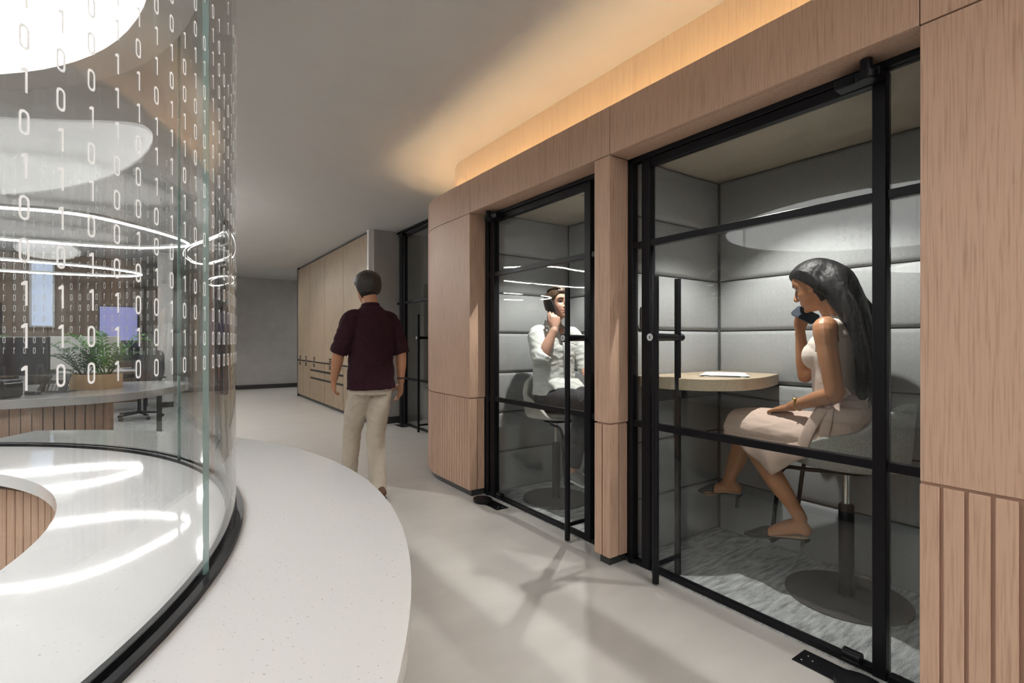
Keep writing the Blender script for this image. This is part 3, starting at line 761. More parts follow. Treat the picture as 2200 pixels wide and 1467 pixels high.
for r0, r1, z1 in ((R_GL - .022, R_GL - .0085, .763), (R_GL + .0085, R_GL + .024, .763), (R_GL - .0085, R_GL + .0085, .7515)):
    ch.strip(arc(*RC, r0, A_START + .5, A_END - .4, NA), arc(*RC, r1, A_START + .5, A_END - .4, NA), ZD + .0002, z1)
obj('glazing_channel', ch, 'black', rc, smooth=30)

# curved glass panels printed with binary digits
def digit(mb, kind, phi, z, r, hgt=.030):
    w = hgt * .45; st = hgt * .105
    P = lambda u, v: (RC[0] + r * math.cos(phi + u / r), RC[1] + r * math.sin(phi + u / r), z + v)
    if kind == 0:
        def oct_(a, b, c): return [(-a + c, -b), (a - c, -b), (a - c * .3, -b + c * .3), (a, -b + c), (a, b - c), (a - c * .3, b - c * .3), (a - c, b), (-a + c, b), (-a + c * .3, b - c * .3), (-a, b - c), (-a, -b + c), (-a + c * .3, -b + c * .3)]
        A = oct_(w / 2, hgt / 2, w * .42); B = oct_(w / 2 - st, hgt / 2 - st, w * .27)
        vs = [P(*q) for q in A] + [P(*q) for q in B]; n = 12
        mb.add(vs, [(i, (i + 1) % n, (i + 1) % n + n, i + n) for i in range(n)])
    else:
        x0 = w * .08
        mb.add([P(x0, -hgt / 2), P(x0 + st, -hgt / 2), P(x0 + st, hgt / 2), P(x0, hgt / 2), P(x0, hgt / 2 - st * 1.6), P(x0 - w * .36, hgt / 2 - st * 2.0), P(x0 - w * .36, hgt / 2 - st * 1.0), P(x0 - w * .05, hgt / 2)],
               [(0, 1, 2, 3), (4, 3, 7, 6, 5)])
names = ['curved glass panel at the open end of the reception counter', 'curved glass panel of the reception between the two visible joints, seen edge-on at its bend', 'nearest large curved glass panel of the reception with big white digits', 'curved glass panel low beside the viewpoint, out past the counter front', 'curved glass panel on the hidden near side of the ring']
joints = [62.0, 21.3, -19.7, -60.5, -101.3, -142.0]
rng = random.Random(11)
pit = .0495 / R_GL
for k in range(5):
    a1, a0 = joints[k], joints[k + 1]
    g = .055
    am = math.radians((a0 + a1) / 2)
    t = thing('glass_panel', (RC[0] + R_GL * math.cos(am), RC[1] + R_GL * math.sin(am), ZD + .0025), names[k], 'glass panel', 'curved glass panels on the reception counter')
    t['kind'] = 'thing'
    n = 40
    obj('pane', MB().strip(arc(*RC, R_GL - .006, a0 + g, a1 - g, n), arc(*RC, R_GL + .006, a0 + g, a1 - g, n), ZD + .0025, ZC), 'glass_curved', t, smooth=30)
    for e in (a0 + g, a1 - g):
        s_ = -1 if e < (a0 + a1) / 2 else 1
        q = e + s_ * .018
        obj('polished_edge', MB().strip([arc(*RC, R_GL - .0055, q - .016, q + .016, 1)[i] for i in (0, 1)], [arc(*RC, R_GL + .0055, q - .016, q + .016, 1)[i] for i in (0, 1)], ZD + .003, ZC), 'glass_edge', t)
    mb = MB()
    for ci in range(int(math.radians(a1 - a0) / pit)):
        phi = math.radians(a0) + pit * (ci + .5); top = rng.randint(15, 20)
        for row in range(top):
            if row > 11 and rng.random() < .12: continue
            digit(mb, rng.randint(0, 1), phi, 1.206 + .051 * row, R_GL + .0072)
    pr = obj('binary_print', mb, 'digits', t, recalc=False)
    pr['kind'] = 'stuff'

# luminous drum above the ring
t = thing('drum_light', (RC[0], RC[1], 2.40), 'large round luminous ceiling drum above the reception counter', 'ceiling light')
obj('membrane', MB().lathe((RC[0], RC[1], 2.432), [(.01, 0), (1.612, 0), (1.612, .01), (.01, .01)], 96), 'disc', t)
obj('rim', MB().strip(arc(*RC, 1.612, 0, 360, 96)[:-1], arc(*RC, 1.745, 0, 360, 96)[:-1], 2.42, ZC, closed=True), 'ceil', t, smooth=30)

# fill discs, added out of view to brighten corridor and office
for x, y, r, lab in ((-9.2, 3.2, 1.25, 'added fill light disc far out in the office'), (-6.0, -1.0, 1.3, 'added fill light disc over the lounge left of the reception'),
                     (0.3, -4.4, 1.25, 'added fill light disc behind the viewpoint'),
                     (4.6, 13.4, .62, 'added fill light disc hidden in the cross corridor behind the lockers'), (0.9, -1.6, 1.0, 'small added fill light disc just behind the viewpoint')):
    t = thing('fill_disc', (x, y, ZC - .09), lab, 'ceiling light', 'added fill light discs on the ceiling')
    obj('membrane', MB().lathe((x, y, ZC - .085), [(.01, 0), (r, 0), (r, .01), (.01, .01)], 64), 'fill_light', t)
    obj('rim', MB().strip(arc(x, y, r, 0, 360, 64)[:-1], arc(x, y, r + .05, 0, 360, 64)[:-1], ZC - .09, ZC, closed=True), 'ceil', t, smooth=30)

# recessed downlights over the corridor edge
for k, (x, y, lab) in enumerate(((.42, 7.6, 'recessed downlight nearest the reception glass'), (.55, 10.2, 'middle recessed downlight along the office edge'), (.75, 12.9, 'recessed downlight nearest the far wall'))):
    t = thing('recessed_downlight', (x, y, ZC - .012), lab, 'downlight', 'recessed corridor downlights')
    obj('trim_ring', MB().lathe((x, y, ZC - .006), [(.034, 0), (.042, .001), (.042, .006), (.034, .006), (.034, 0)], 24), 'ceil', t, smooth=30)
    obj('lens', MB().lathe((x, y, ZC - .004), [(.003, 0), (.033, 0), (.033, .004), (.003, .004)], 20), 'lens', t)
    ld = bpy.data.lights.new('downlight_lamp', 'SPOT'); ld.energy = CORRIDOR_POWER; ld.color = (1.0, .97, .93); ld.spot_size = math.radians(140); ld.spot_blend = .6; ld.shadow_soft_size = .04
    lo = bpy.data.objects.new('downlight_lamp', ld); C.objects.link(lo); lo.parent = t; lo.location = (0, 0, -.004); lo.rotation_euler = Vector((.7, -1.1, -2.9)).to_track_quat('-Z', 'Y').to_euler()

# pendant line lamps
def pendant(pts, z, label, cables):
    t = thing('pendant_lamp', (pts[0][0], pts[0][1], z), label, 'pendant lamp', 'curved line pendants above the desks')
    P = [(x, y, z) for x, y in pts]
    obj('housing', MB().tube([(x, y, z + .022) for x, y in pts], (.016, .013), 8, closed=True, sub=5, side=(0, 0, 1)), 'white_paint', t, smooth=True)
    obj('led_line', MB().tube(P, (.009, .012), 8, closed=True, sub=5, side=(0, 0, 1)), 'led', t, smooth=True)
    for k in cables: obj('cable', MB().tube([(pts[k][0], pts[k][1], z + .03), (pts[k][0], pts[k][1], ZC)], .0015, 6), 'silver', t)
pendant([(-3.0, 6.30), (-2.0, 6.25), (-1.163, 6.165), (-.85, 6.08), (-.53, 6.125), (-.19, 6.43), (.09, 6.79), (.234, 7.08), (.258, 7.24), (.20, 7.42), (-.231, 7.84), (-.69, 7.975), (-1.12, 8.03), (-1.52, 8.08), (-2.2, 8.1), (-3.0, 8.1), (-3.6, 7.7), (-3.7, 7.2), (-3.6, 6.7)], 2.42,
        'long looped LED pendant hanging above the curved white desk', (1, 5, 10, 14, 17))
pendant([(-3.2, 9.6), (-2.0, 9.55), (-1.0, 9.7), (-.5, 10.0), (-.28, 10.4), (-.5, 10.8), (-1.1, 11.0), (-2.0, 11.1), (-3.2, 11.0), (-3.8, 10.6), (-3.8, 10.0)], 2.36,
        'second looped LED pendant further back above the bench desk', (1, 4, 7, 9))

# ------------------------------------------------------------------ curved office desk and what stands on it
dk = thing('curved_desk', (-1.5, 6.9, .008), 'white topped curved desk with oak slat front behind the glass', 'desk')
front = smooth_poly([(-3.5, 6.05), (-2.2, 6.0), (-1.087, 5.96), (-.78, 5.99), (-.50, 6.04), (-.255, 6.20), (-.02, 6.53), (.15, 6.82), (.262, 7.14), (.255, 7.42), (.12, 7.68), (-.10, 7.82), (-.5, 7.9), (-1.5, 7.95), (-3.5, 7.95)], 4)
obj('desktop', MB().prism(front, .672, .75), 'quartz', dk, bevel=.004, smooth=30)
bl = smooth_poly([(-3.3, 6.32), (-2.2, 6.28), (-1.0, 6.24), (-.66, 6.28), (-.48, 6.36), (-.42, 6.46), (-.42, 6.6)], 8)
obj('base_core', MB().prism(bl + [(-.6, 7.6), (-3.3, 7.6)], .02, .672), 'plinth', dk)
acc = 0.0; me = to_mesh('slat', MB().box(-.033, .033, -.009, .009, .03, .668), (0, 0, 0), .0015); me.materials.append(M['oak'])
for p, q in zip(bl[:-1], bl[1:]):
    d = (Vector(q) - Vector(p)); ln = d.length
    while acc < ln:
        c = Vector(p) + d * (acc / ln); inst('slat', me, dk, (c.x, c.y, .0), math.atan2(d.y, d.x)); acc += .074
    acc -= ln
obj('modesty_end', MB().box(-.05, .0, 6.75, 7.5, .008, .672), 'plinth', dk)

CR = Vector((.8203, -.5719, 0)); CF = Vector((.5719, .8203, 0))     # a right and a depth direction for things facing the visitor
def frame_at(c, yaw=0.0):
    ca, sa = math.cos(yaw), math.sin(yaw); r = CR * ca + CF * sa; f = CF * ca - CR * sa
    return (lambda a, b, z: Vector((c[0], c[1], 0)) + r * a + f * b + Vector((0, 0, z))), r, f
def fbox(mb, c, yaw, a0, a1, b0, b1, z0, z1, tilt=0.0):
    W, r, f = frame_at(c, yaw)
    vs = [W(a, b + tilt * (z - z0), z) for z in (z0, z1) for b in (b0, b1) for a in (a0, a1)]
    return mb.add(vs, [(0, 2, 3, 1), (4, 5, 7, 6), (0, 1, 5, 4), (2, 6, 7, 3), (0, 4, 6, 2), (1, 3, 7, 5)])
def monitor(c, yaw, w, z0, z1, ztop, label, back='plastic', scr='screen_dark', bez='silver', flip=False):
    t = thing('monitor', (c[0], c[1], ztop), label, 'monitor', 'monitors on the office desks')
    s = -1 if not flip else 1
    obj('casing', fbox(MB(), c, yaw, -w / 2, w / 2, -.016, .016, z0, z1), back, t, bevel=.004)
    sc = obj('screen', fbox(MB(), c, yaw, -w / 2 + .012, w / 2 - .012, s * .016 - .001, s * .016 + .001, z0 + .014, z1 - .01), scr, t)
    obj('trim', fbox(MB(), c, yaw, -w / 2, w / 2, s * .0165 - .001, s * .0165 + .001, z1 - .006, z1).add([], []), bez, t)
    obj('stand_neck', fbox(MB(), c, yaw, -.03, .03, -.03 * s - .012, -.03 * s + .012, ztop + .01, z0 + .10), bez, t, bevel=.003)
    obj('stand_foot', fbox(MB(), c, yaw, -.12, .12, -.10, .10, ztop + .001, ztop + .012), bez, t, bevel=.003)
monitor((-1.115, 6.63), 0, .56, .922, 1.296, .75, 'dark desktop monitor at the left of the curved desk')
monitor((-.735, 7.57), 0, .80, .925, 1.31, .75, 'wide white monitor back behind the fern', back='white_paint', bez='white_paint', flip=True)

# desk telephone
W, r_, f_ = frame_at((-.865, 6.60), .12)
t = thing('desk_phone', (-.865, 6.60, .75), 'grey desk telephone with keypad beside the wooden planter', 'telephone')
def wedge(a0, a1, b0, z0, b1, z1, th):
    return MB().add([W(a0, b0, z0), W(a1, b0, z0), W(a1, b1, z1), W(a0, b1, z1), W(a0, b0 + th, z0 - .0), W(a1, b0 + th, z0), W(a1, b1 + th, z1 - .01), W(a0, b1 + th, z1 - .01)],
                    [(0, 1, 2, 3), (7, 6, 5, 4), (0, 4, 5, 1), (1, 5, 6, 2), (2, 6, 7, 3), (3, 7, 4, 0)])
obj('phone_body', wedge(-.05, .115, -.05, .756, .03, .935, .035), 'plastic_grey', t, bevel=.004)
obj('phone_foot', wedge(-.03, .10, -.02, .7505, .09, .7625, .06), 'plastic_grey', t)
on = lambda a, q: W(a, -.05 + .08 * q - .003, .756 + .179 * q)
def slab(mb, a0, a1, q0, q1, th=.004):
    vs = [on(a0, q0), on(a1, q0), on(a1, q1), on(a0, q1)]; n = (vs[1] - vs[0]).cross(vs[3] - vs[0]).normalized() * th
    mb.add([v + n * -.5 for v in vs] + [v + n for v in vs], [(0, 3, 2, 1), (4, 5, 6, 7), (0, 1, 5, 4), (1, 2, 6, 5), (2, 3, 7, 6), (3, 0, 4, 7)]); return mb
obj('display', slab(MB(), -.025, .075, .66, .90), 'silver', t)
for i in range(4):
    for j in range(3): obj('key', slab(MB(), -.02 + j * .032, .0 + j * .032, .10 + i * .095, .165 + i * .095, .006), 'keypad', t)
obj('handset', MB().tube([W(-.085, -.045, .775), W(-.085, -.015, .84), W(-.085, .03, .925)], [(.03, .02), (.022, .016), (.03, .02)], 12, sub=3, cap='round'), 'plastic', t, smooth=True)

# printer-like box and small dock
t = thing('card_printer', (-1.19, 6.16, .75), 'black ribbed card printer at the left end of the curved desk', 'printer')
obj('casing', fbox(MB(), (-1.19, 6.20), .1, -.16, .13, -.10, .12, .751, .90), 'plastic', t, bevel=.02, smooth=30)
for k in range(9): obj('rib', fbox(MB(), (-1.19, 6.20), .1, -.13 + k * .028, -.12 + k * .028, -.106, -.098, .765, .845), 'plastic_grey', t)
obj('lid', fbox(MB(), (-1.19, 6.20), .1, -.155, .125, -.095, .115, .90, .912), 'plastic_grey', t, bevel=.004)
t = thing('card_reader', (-.99, 6.47, .75), 'small grey card reader beside the dark monitor', 'card reader')
obj('casing', fbox(MB(), (-.99, 6.42), 0, -.06, .05, -.03, .03, .751, .787), 'plastic_grey', t, bevel=.006)
obj('slot', fbox(MB(), (-.99, 6.42), 0, -.05, .04, -.032, -.029, .768, .774), 'plastic', t)

# planter with ferns
def oval(c, a, b, n=40):
    return [tuple((Vector((c[0], c[1], 0)) + CR * (a * math.cos(2 * PI * i / n)) + CF * (b * math.sin(2 * PI * i / n)))[:2]) for i in range(n)]
pc = (-.575, 6.96)
t = thing('planter', (pc[0], pc[1], .75), 'oval oak planter box on the curved desk', 'planter')
obj('wall_band', MB().strip(oval(pc, .222, .172), oval(pc, .24, .19), .7505, .905, closed=True), 'planter', t, smooth=30)
obj('soil', MB().prism(oval(pc, .221, .171), .76, .875), 'soil', t)
def frond(base, az, length, rise, droop, mat, parent, rnd, nl=15, wide=.09):
    mb = MB(); d = Vector((math.cos(az), math.sin(az), 0)); s = Vector((-d.y, d.x, 0)); P = []
    for i in range(nl + 1):
        u = i / nl; P.append(Vector(base) + d * (length * (u * .85)) + Vector((0, 0, rise * math.sin(min(1, u * 1.15) * PI / 2) - droop * u ** 2.4)))
    mb.tube(P, [.004 * (1 - .8 * i / nl) + .0008 for i in range(nl + 1)], 5)
    for i in range(2, nl + 1):
        u = i / nl; tdir = (P[i] - P[i - 1]).normalized(); up = s.cross(tdir) * -1
        ll = wide * math.sin(PI * (.16 + .80 * u)) ** .8 * rnd.uniform(.85, 1.12)
        for sg in (-1, 1):
            dirv = (s * sg * .78 + tdir * .62 + up * (.12 + rnd.uniform(-.1, .1))).normalized(); w = tdir.cross(dirv).cross(dirv).normalized() * (ll * .085 + .003)
            a = P[i]; m = a + dirv * ll * .5 + Vector((0, 0, .004)); e = a + dirv * ll - Vector((0, 0, ll * .18))
            n = w.cross(dirv).normalized() * .0007
            mb.add([a + n, m + w + n, e, m - w + n, a - n, m + w - n, m - w - n], [(0, 1, 2, 3), (4, 6, 2, 5), (0, 4, 5, 1), (0, 3, 6, 4), (1, 5, 2), (3, 2, 6)])
    return obj('frond', mb, mat, parent)
def fern(c, z, n, label, L0, seed, mats=('leaf', 'leaf_dark'), spread=.10, rise=(.22, .52)):
    rnd = random.Random(seed); t = thing('fern', (c[0], c[1], z), label, 'plant', 'ferns on the curved desk')
    for k in range(n):
        az = 2 * PI * k / n + rnd.uniform(-.25, .25); rr = rnd.uniform(rise[0], rise[1]); ln = L0 * rnd.uniform(.75, 1.1)
        b = (c[0] + math.cos(az) * rnd.uniform(0, spread) * .5, c[1] + math.sin(az) * rnd.uniform(0, spread) * .5, z)
        frond(b, az, ln, rr, rnd.uniform(.02, .18) * ln / .4, mats[0] if rr > rise[0] + .45 * (rise[1] - rise[0]) else mats[1], t, rnd)
    return t
fern((-.50, 6.92), .877, 15, 'bright green fern growing in the oval oak planter', .50, 3, rise=(.20, .60))
fern((-.68, 7.02), .877, 12, 'darker fern at the left of the oval oak planter', .48, 5, ('leaf_dark', 'leaf_dark'), rise=(.12, .38))
t = thing('planter', (-1.62, 7.30, .75), 'second oak planter half hidden behind the dark monitor', 'planter')
obj('wall_band', MB().strip(oval((-1.62, 7.30), .222, .152), oval((-1.62, 7.30), .24, .17), .7505, .905, closed=True), 'planter', t, smooth=30)
obj('soil', MB().prism(oval((-1.62, 7.30), .221, .151), .76, .875), 'soil', t)
fern((-1.55, 7.28), .877, 14, 'fern peeking out above the dark monitor', .38, 9, rise=(.3, .6))

# bench desk further back with monitors and chairs
t = thing('bench_desk', (-1.6, 11.5, .008), 'long white bench desk in front of the panelled office wall', 'desk')
obj('desktop', MB().box(-3.6, -.15, 10.95, 12.0, .725, .755), 'white_paint', t, bevel=.004)
for x0 in (-3.45, -1.85, -.25):
    for y0 in (11.05, 11.88): obj('leg', MB().box(x0 - .025, x0 + .025, y0 - .025, y0 + .025, .008, .725), 'black', t)
obj('cable_tray', MB().box(-3.4, -.2, 11.3, 11.6, .60, .66), 'plastic', t)
for x0, lab in ((-.45, 'grey monitor at the corridor end of the bench desk'), (-1.35, 'grey monitor in the middle of the bench desk'), (-2.4, 'grey monitor at the far end of the bench desk')):
    monitor((x0, 11.35), -.45, .56, .90, 1.24, .755, lab, back='plastic_grey', bez='plastic_grey')

def office_chair(c, yaw, label):
    t = thing('office_chair', (c[0], c[1], .008), label, 'chair', 'black office chairs')
    R = Matrix.Translation(Vector((c[0], c[1], .008))) @ Matrix.Rotation(yaw, 4, 'Z')
    def pt(name, mb, mat, **k): return obj(name, mb.xform(R), mat, t, **k)
    for k in range(5):
        a = 2 * PI * k / 5; d = Vector((math.cos(a), math.sin(a), 0))
        l = pt('base_arm', MB().tube([d * .03 + Vector((0, 0, .10)), d * .30 + Vector((0, 0, .075))], [.022, .014], 8), 'black', smooth=True)
        obj('caster', MB().tube([d * .30 + Vector((-d.y * .02, d.x * .02, .028)), d * .30 + Vector((d.y * .02, -d.x * .02, .028))], .028, 12).xform(R), 'plastic', l, smooth=30)
    pt('gas_column', MB().tube([(0, 0, .10), (0, 0, .40)], [.028, .022], 12), 'black', smooth=True)
    pt('seat', MB().tube([(0, -.24, .45), (0, -.1, .46), (0, .12, .455), (0, .25, .435)], [(.20, .02), (.245, .035), (.25, .035), (.22, .022)], 20, sub=4, side=(1, 0, 0), cap='round'), 'mesh_cloth', smooth=True)
    pt('backrest', MB().tube([(0, -.24, .55), (0, -.28, .75), (0, -.30, .98), (0, -.33, 1.08)], [(.19, .02), (.225, .022), (.21, .02), (.16, .014)], 20, sub=4, side=(1, 0, 0), cap='round'), 'mesh_cloth', smooth=True)
    pt('back_support', MB().tube([(0, -.12, .42), (0, -.28, .46), (0, -.315, .66)], .018, 8, sub=3), 'plastic', smooth=True)
    for s in (-1, 1):
        pt('armrest', MB().tube([(.25 * s, -.05, .44), (.29 * s, -.05, .52), (.29 * s, -.04, .645)], .014, 8, sub=2).box(.255 * s if s > 0 else .325 * s, .325 * s if s > 0 else .255 * s, -.14, .12, .645, .67), 'plastic')
office_chair((-.30, 10.1), 2.6, 'black mesh office chair seen under the tip of the curved desk')
office_chair((-1.6, 10.3), .4, 'black mesh office chair in the middle of the bench desk')
office_chair((-1.4, 8.75), 3.0, 'black mesh office chair behind the curved desk')

# ------------------------------------------------------------------ lockers, corner wall and far room
LX = 2.55
ys = [7.474, 8.733, 9.921, 11.10, 12.22]
labs = ['beige oak locker unit nearest the plaster corner wall', 'second beige oak locker unit from the corner, with drawers', 'third beige oak locker unit from the corner, with drawers', 'last beige oak locker unit at the far end of the row']
for i in range(4):
    y0, y1 = ys[i], ys[i + 1]
    t = thing('locker_cabinet', (LX + .25, (y0 + y1) / 2, 0), labs[i], 'cabinet', 'oak lockers along the corridor')
    obj('body', MB().box(LX + .02, LX + .48, y0 + .001, y1 - .001, .06, ZC - .03), 'plinth', t)
    obj('plinth', MB().box(LX + .03, LX + .45, y0, y1, 0, .06), 'plinth', t)
    cuts = [y0 + .003, y1 - .003] if i in (0, 3) else [y0 + .003, y1 - .003]
    if i == 3: cuts = [y0 + .003, 11.67, y1 - .003]
    for a, b in zip(cuts[:-1], cuts[1:]):
        d = obj('upper_door', MB().box(LX, LX + .02, a + .002, b - .002, .845, ZC - .045), 'locker', t, bevel=.001)
        ky = (a + b) / 2 + (0.18 if i < 3 else 0)
        obj('keypad_lock', MB().box(LX - .022, LX, ky - .03, ky + .03, .865, .885).box(LX - .022, LX, ky - .03, ky + .03, .91, .93), 'black', d, bevel=.002)
        zt = .815 if i in (0, 3) else .475
        mb = MB().box(LX + .004, LX + .02, a + .002, b - .002, .065, zt); q = a + .01
        while q < b - .03: mb.box(LX - .004, LX + .004, q, q + .026, .065, zt); q += .036
        d = obj('slatted_door', mb, 'locker', t); d['kind'] = 'stuff'
        if i in (0, 3): obj('keypad_lock', MB().box(LX - .026, LX - .004, ky - .03, ky + .03, .735, .755).box(LX - .026, LX - .004, ky - .03, ky + .03, .775, .795), 'black', d, bevel=.002)
        else:
            for z0, z1 in ((.52, .635), (.68, .815)):
                mb = MB().box(LX + .004, LX + .02, a + .002, b - .002, z0, z1); q = a + .01
                while q < b - .03: mb.box(LX - .004, LX + .004, q, q + .026, z0, z1); q += .036
                dr = obj('drawer_front', mb, 'locker', t); dr['kind'] = 'stuff'
            obj('keypad_lock', MB().box(LX - .026, LX - .004, ky - .03, ky + .03, .735, .755).box(LX - .026, LX - .004, ky - .03, ky + .03, .775, .795), 'black', t, bevel=.002)
struct('trim_1', MB().box(LX - .01, LX + .06, 7.40, 7.474, 0.0, ZC), 'white_paint', 'pale vertical edge trim beside the oak lockers', 'trim')
struct('wall_corner', MB().box(LX + .06, 3.02, 7.36, 7.474, 0, ZC), 'plaster', 'grey plaster corner wall between the lockers and the far glass door', 'wall')
struct('baseboard_corner', MB().box(LX + .05, 3.0, 7.335, 7.36, 0, .10), 'plinth', 'dark skirting under the plaster corner wall', 'baseboard')
struct('wall_end', MB().box(LX + .0, LX + .5, 12.222, 12.30, 0, ZC), 'plinth', 'dark end panel closing the locker row', 'wall')
struct('wall_outer', MB().box(6.4, 6.5, -7, 15, 0, ZC), 'plaster', 'outer wall beyond the booths', 'wall')
struct('wall_divider', MB().box(3.03, 6.4, 7.40, 7.474, 0, ZC), 'plaster', 'grey wall inside the far glazed room', 'wall')
struct('wall_cross', MB().box(2.95, 6.4, 4.78, 4.86, 0, ZC), 'plaster', 'wall between the booths and the far glazed room', 'wall')
d3 = glazed_door('door_3', 'black framed glass door of the far room beyond the rounded pier', 6.20, 7.11, 1, z1=2.86, xa=2.965, xb=3.015, rails=(.70, 1.83), hy=(6.36, 1), hz=(.012, 1.62, 1.30))
fixed_frame('window_5', 'black framed glass wall beside the far glass door', 4.95, 7.36, ((7.14, 7.25), (6.13, 6.19), (4.95, 5.0)), z1=ZC - .01, xa=2.965, xb=3.015, rails=(.70, 1.83), lights=((5.0, 6.13), (7.25, 7.36)))
obj('floor_plate', MB().box(2.86, 2.965, 6.90, 7.17, .0002, .005), 'black', d3)
obj('top_patch', MB().box(2.90, 2.97, 6.98, 7.12, 2.80, 2.85), 'black', d3)

# ------------------------------------------------------------------ people
V = Vector
def remesh(mb, voxel, smooth=3, wr=0.0, wf=16.0, wdir=(1, 1, 1), seed=0.0):
    """weld overlapping closed shapes into one continuous skin; wr = cloth crease depth"""
    me = to_mesh('weld', mb, (0, 0, 0)); o = bpy.data.objects.new('weld', me); C.objects.link(o)
    m = o.modifiers.new('r', 'REMESH'); m.mode = 'VOXEL'; m.voxel_size = voxel
    if smooth: q = o.modifiers.new('s', 'SMOOTH'); q.factor = .5; q.iterations = smooth
    dg = bpy.context.evaluated_depsgraph_get(); nm = bpy.data.meshes.new_from_object(o.evaluated_get(dg))
    out = MB(); nv = len(nm.vertices)
    for v in nm.vertices:
        p = v.co
        if wr:
            q = V((p.x * wdir[0], p.y * wdir[1], p.z * wdir[2])) * wf + V((seed, seed, seed))
            k = noise.noise(q) + .5 * noise.noise(q * 2.3); p = p + v.normal * (wr * (1 - 2.2 * abs(k)))
        out.v.append(tuple(p))
    out.f = [tuple(f.vertices) for f in nm.polygons]; out.mi = [0] * len(out.f)
    bpy.data.objects.remove(o); bpy.data.meshes.remove(me); bpy.data.meshes.remove(nm)
    return out

def shell(mb, keep, off, thick=.003):
    """garment cut from a skin: the faces that keep() accepts, lifted off it"""
    me = to_mesh('cut', mb, (0, 0, 0)); out = MB(); idx = {}
    fs = [f for f in me.polygons if keep(f.center)]
    for f in fs:
        for i in f.vertices:
            if i not in idx: idx[i] = len(out.v); out.v.append(tuple(me.vertices[i].co + me.vertices[i].normal * off))
    n = len(out.v)
    inv = {b: a for a, b in idx.items()}
    for k in range(n): out.v.append(tuple(V(out.v[k]) - me.vertices[inv[k]].normal * thick))
    edge = {}
    for f in fs:
        q = [idx[i] for i in f.vertices]; out.f.append(tuple(q)); out.f.append(tuple(n + i for i in reversed(q)))
        for a, b in zip(q, q[1:] + q[:1]):
            if (b, a) in edge: del edge[(b, a)]
            else: edge[(a, b)] = 1
    for a, b in edge: out.f.append((b, a, n + a, n + b))
    out.mi = [0] * len(out.f); bpy.data.meshes.remove(me); return out

def table(tab):
    def f(z):
        if z <= tab[0][0]: return tab[0][1]
        for (a, va), (b, vb) in zip(tab[:-1], tab[1:]):
            if z <= b: t = (z - a) / (b - a); t = t * t * (3 - 2 * t) * .5 + t * .5; return va + (vb - va) * t
        return tab[-1][1]
    return f
XFR = table([(-.120, .040), (-.114, .066), (-.102, .080), (-.090, .079), (-.078, .083), (-.070, .081), (-.060, .085), (-.045, .083), (-.02, .081), (0, .082), (.018, .088), (.032, .0905), (.06, .086), (.082, .073), (.098, .052), (.108, .030), (.114, .0)])
XBK = table([(-.120, -.005), (-.10, -.022), (-.08, -.048), (-.06, -.072), (-.03, -.090), (0, -.101), (.03, -.105), (.06, -.100), (.085, -.083), (.10, -.058), (.108, -.038), (.114, -.012)])
HWD = table([(-.120, .012), (-.114, .027), (-.10, .041), (-.085, .052), (-.06, .063), (-.03, .071), (0, .0755), (.03, .0765), (.06, .072), (.085, .057), (.10, .038), (.108, .022), (.114, .004)])
def head_pt(th, z):
    xf, xb, w = XFR(z), XBK(z), HWD(z); xc = -.008 if z > -.05 else -.008 + (-.05 - z) * .4; c, s = math.cos(th), math.sin(th)
    e = 2 / 2.35
    x = xc + ((xf - xc) if c > 0 else (xc - xb)) * math.copysign(abs(c) ** (e if c > 0 else .95), c); y = w * math.copysign(abs(s) ** e, s)
    if c > 0:
        x -= .0115 * math.exp(-((abs(y) - .031) / .0155) ** 2 - ((z - .001) / .0115) ** 2)
        x += .004 * math.exp(-((abs(y) - .034) / .018) ** 2 - ((z + .032) / .016) ** 2)
    return V((x, y, z))
ZS = [-.120, -.117, -.111, -.104, -.097, -.090, -.083, -.076, -.070, -.064, -.057, -.049, -.04, -.03, -.02, -.012, -.004, .003, .010, .018, .026, .036, .048, .06, .072, .084, .094, .102, .108, .112, .1145]
def head_frame(O, fwd, up, s):
    f = V(fwd).normalized(); u = (V(up) - f * V(up).dot(f)).normalized(); l = u.cross(f)
    return Matrix(((f.x * s, l.x * s, u.x * s, O[0]), (f.y * s, l.y * s, u.y * s, O[1]), (f.z * s, l.z * s, u.z * s, O[2]), (0, 0, 0, 1)))
def grid_head(mb, off=None, n=56):
    vs = []; fs = []
    for z in ZS:
        for k in range(n):
            th = 2 * PI * k / n; p = head_pt(th, z)
            if off: d = V((p.x + .008, p.y, max(0, p.z - .02) * 1.0)); d = d.normalized() if d.length > 1e-6 else V((0, 0, 1)); p = p + d * off(th, z, p)
            vs.append(p)
    m = len(ZS)
    for i in range(m - 1):
        for k in range(n): fs.append((i * n + k, i * n + (k + 1) % n, (i + 1) * n + (k + 1) % n, (i + 1) * n + k))
    fs += [tuple(range(n - 1, -1, -1)), tuple((m - 1) * n + k for k in range(n))]
    return mb.add(vs, fs)
def add_head(mb, T, female=False):
    st = len(mb.v); grid_head(mb)
    k = .92 if female else 1.0
    mb.tube([(.082, 0, .012), (.092 * 1.0, 0, -.012), (.1035 * (1.0 if female else 1.01), 0, -.034), (.1015, 0, -.043)], [(.006, .006), (.007 * k, .008), (.0105 * k, .010), (.008 * k, .007)], 10, sub=3, side=(0, 1, 0), cap='round')
    for s in (-1, 1):
        mb.ball((.091, .0105 * s, -.041), (.0085, .007, .0065), 10)
        mb.ball((-.006, .078 * s, -.012), (.017, .008, .031), 12); mb.ball((.002, .074 * s, -.030), (.010, .009, .014), 10)
        mb.ball((.069, .031 * s, .0135), (.014, .019, .0055), 10)
    mb.ball((.0825, 0, -.0625), (.0085, .021, .0058), 12); mb.ball((.0815, 0, -.0755), (.0085, .0185, .0068), 12)
    mb.ball((.072, 0, -.103), (.014, .018, .014), 12)
    mb.xform(T, st)
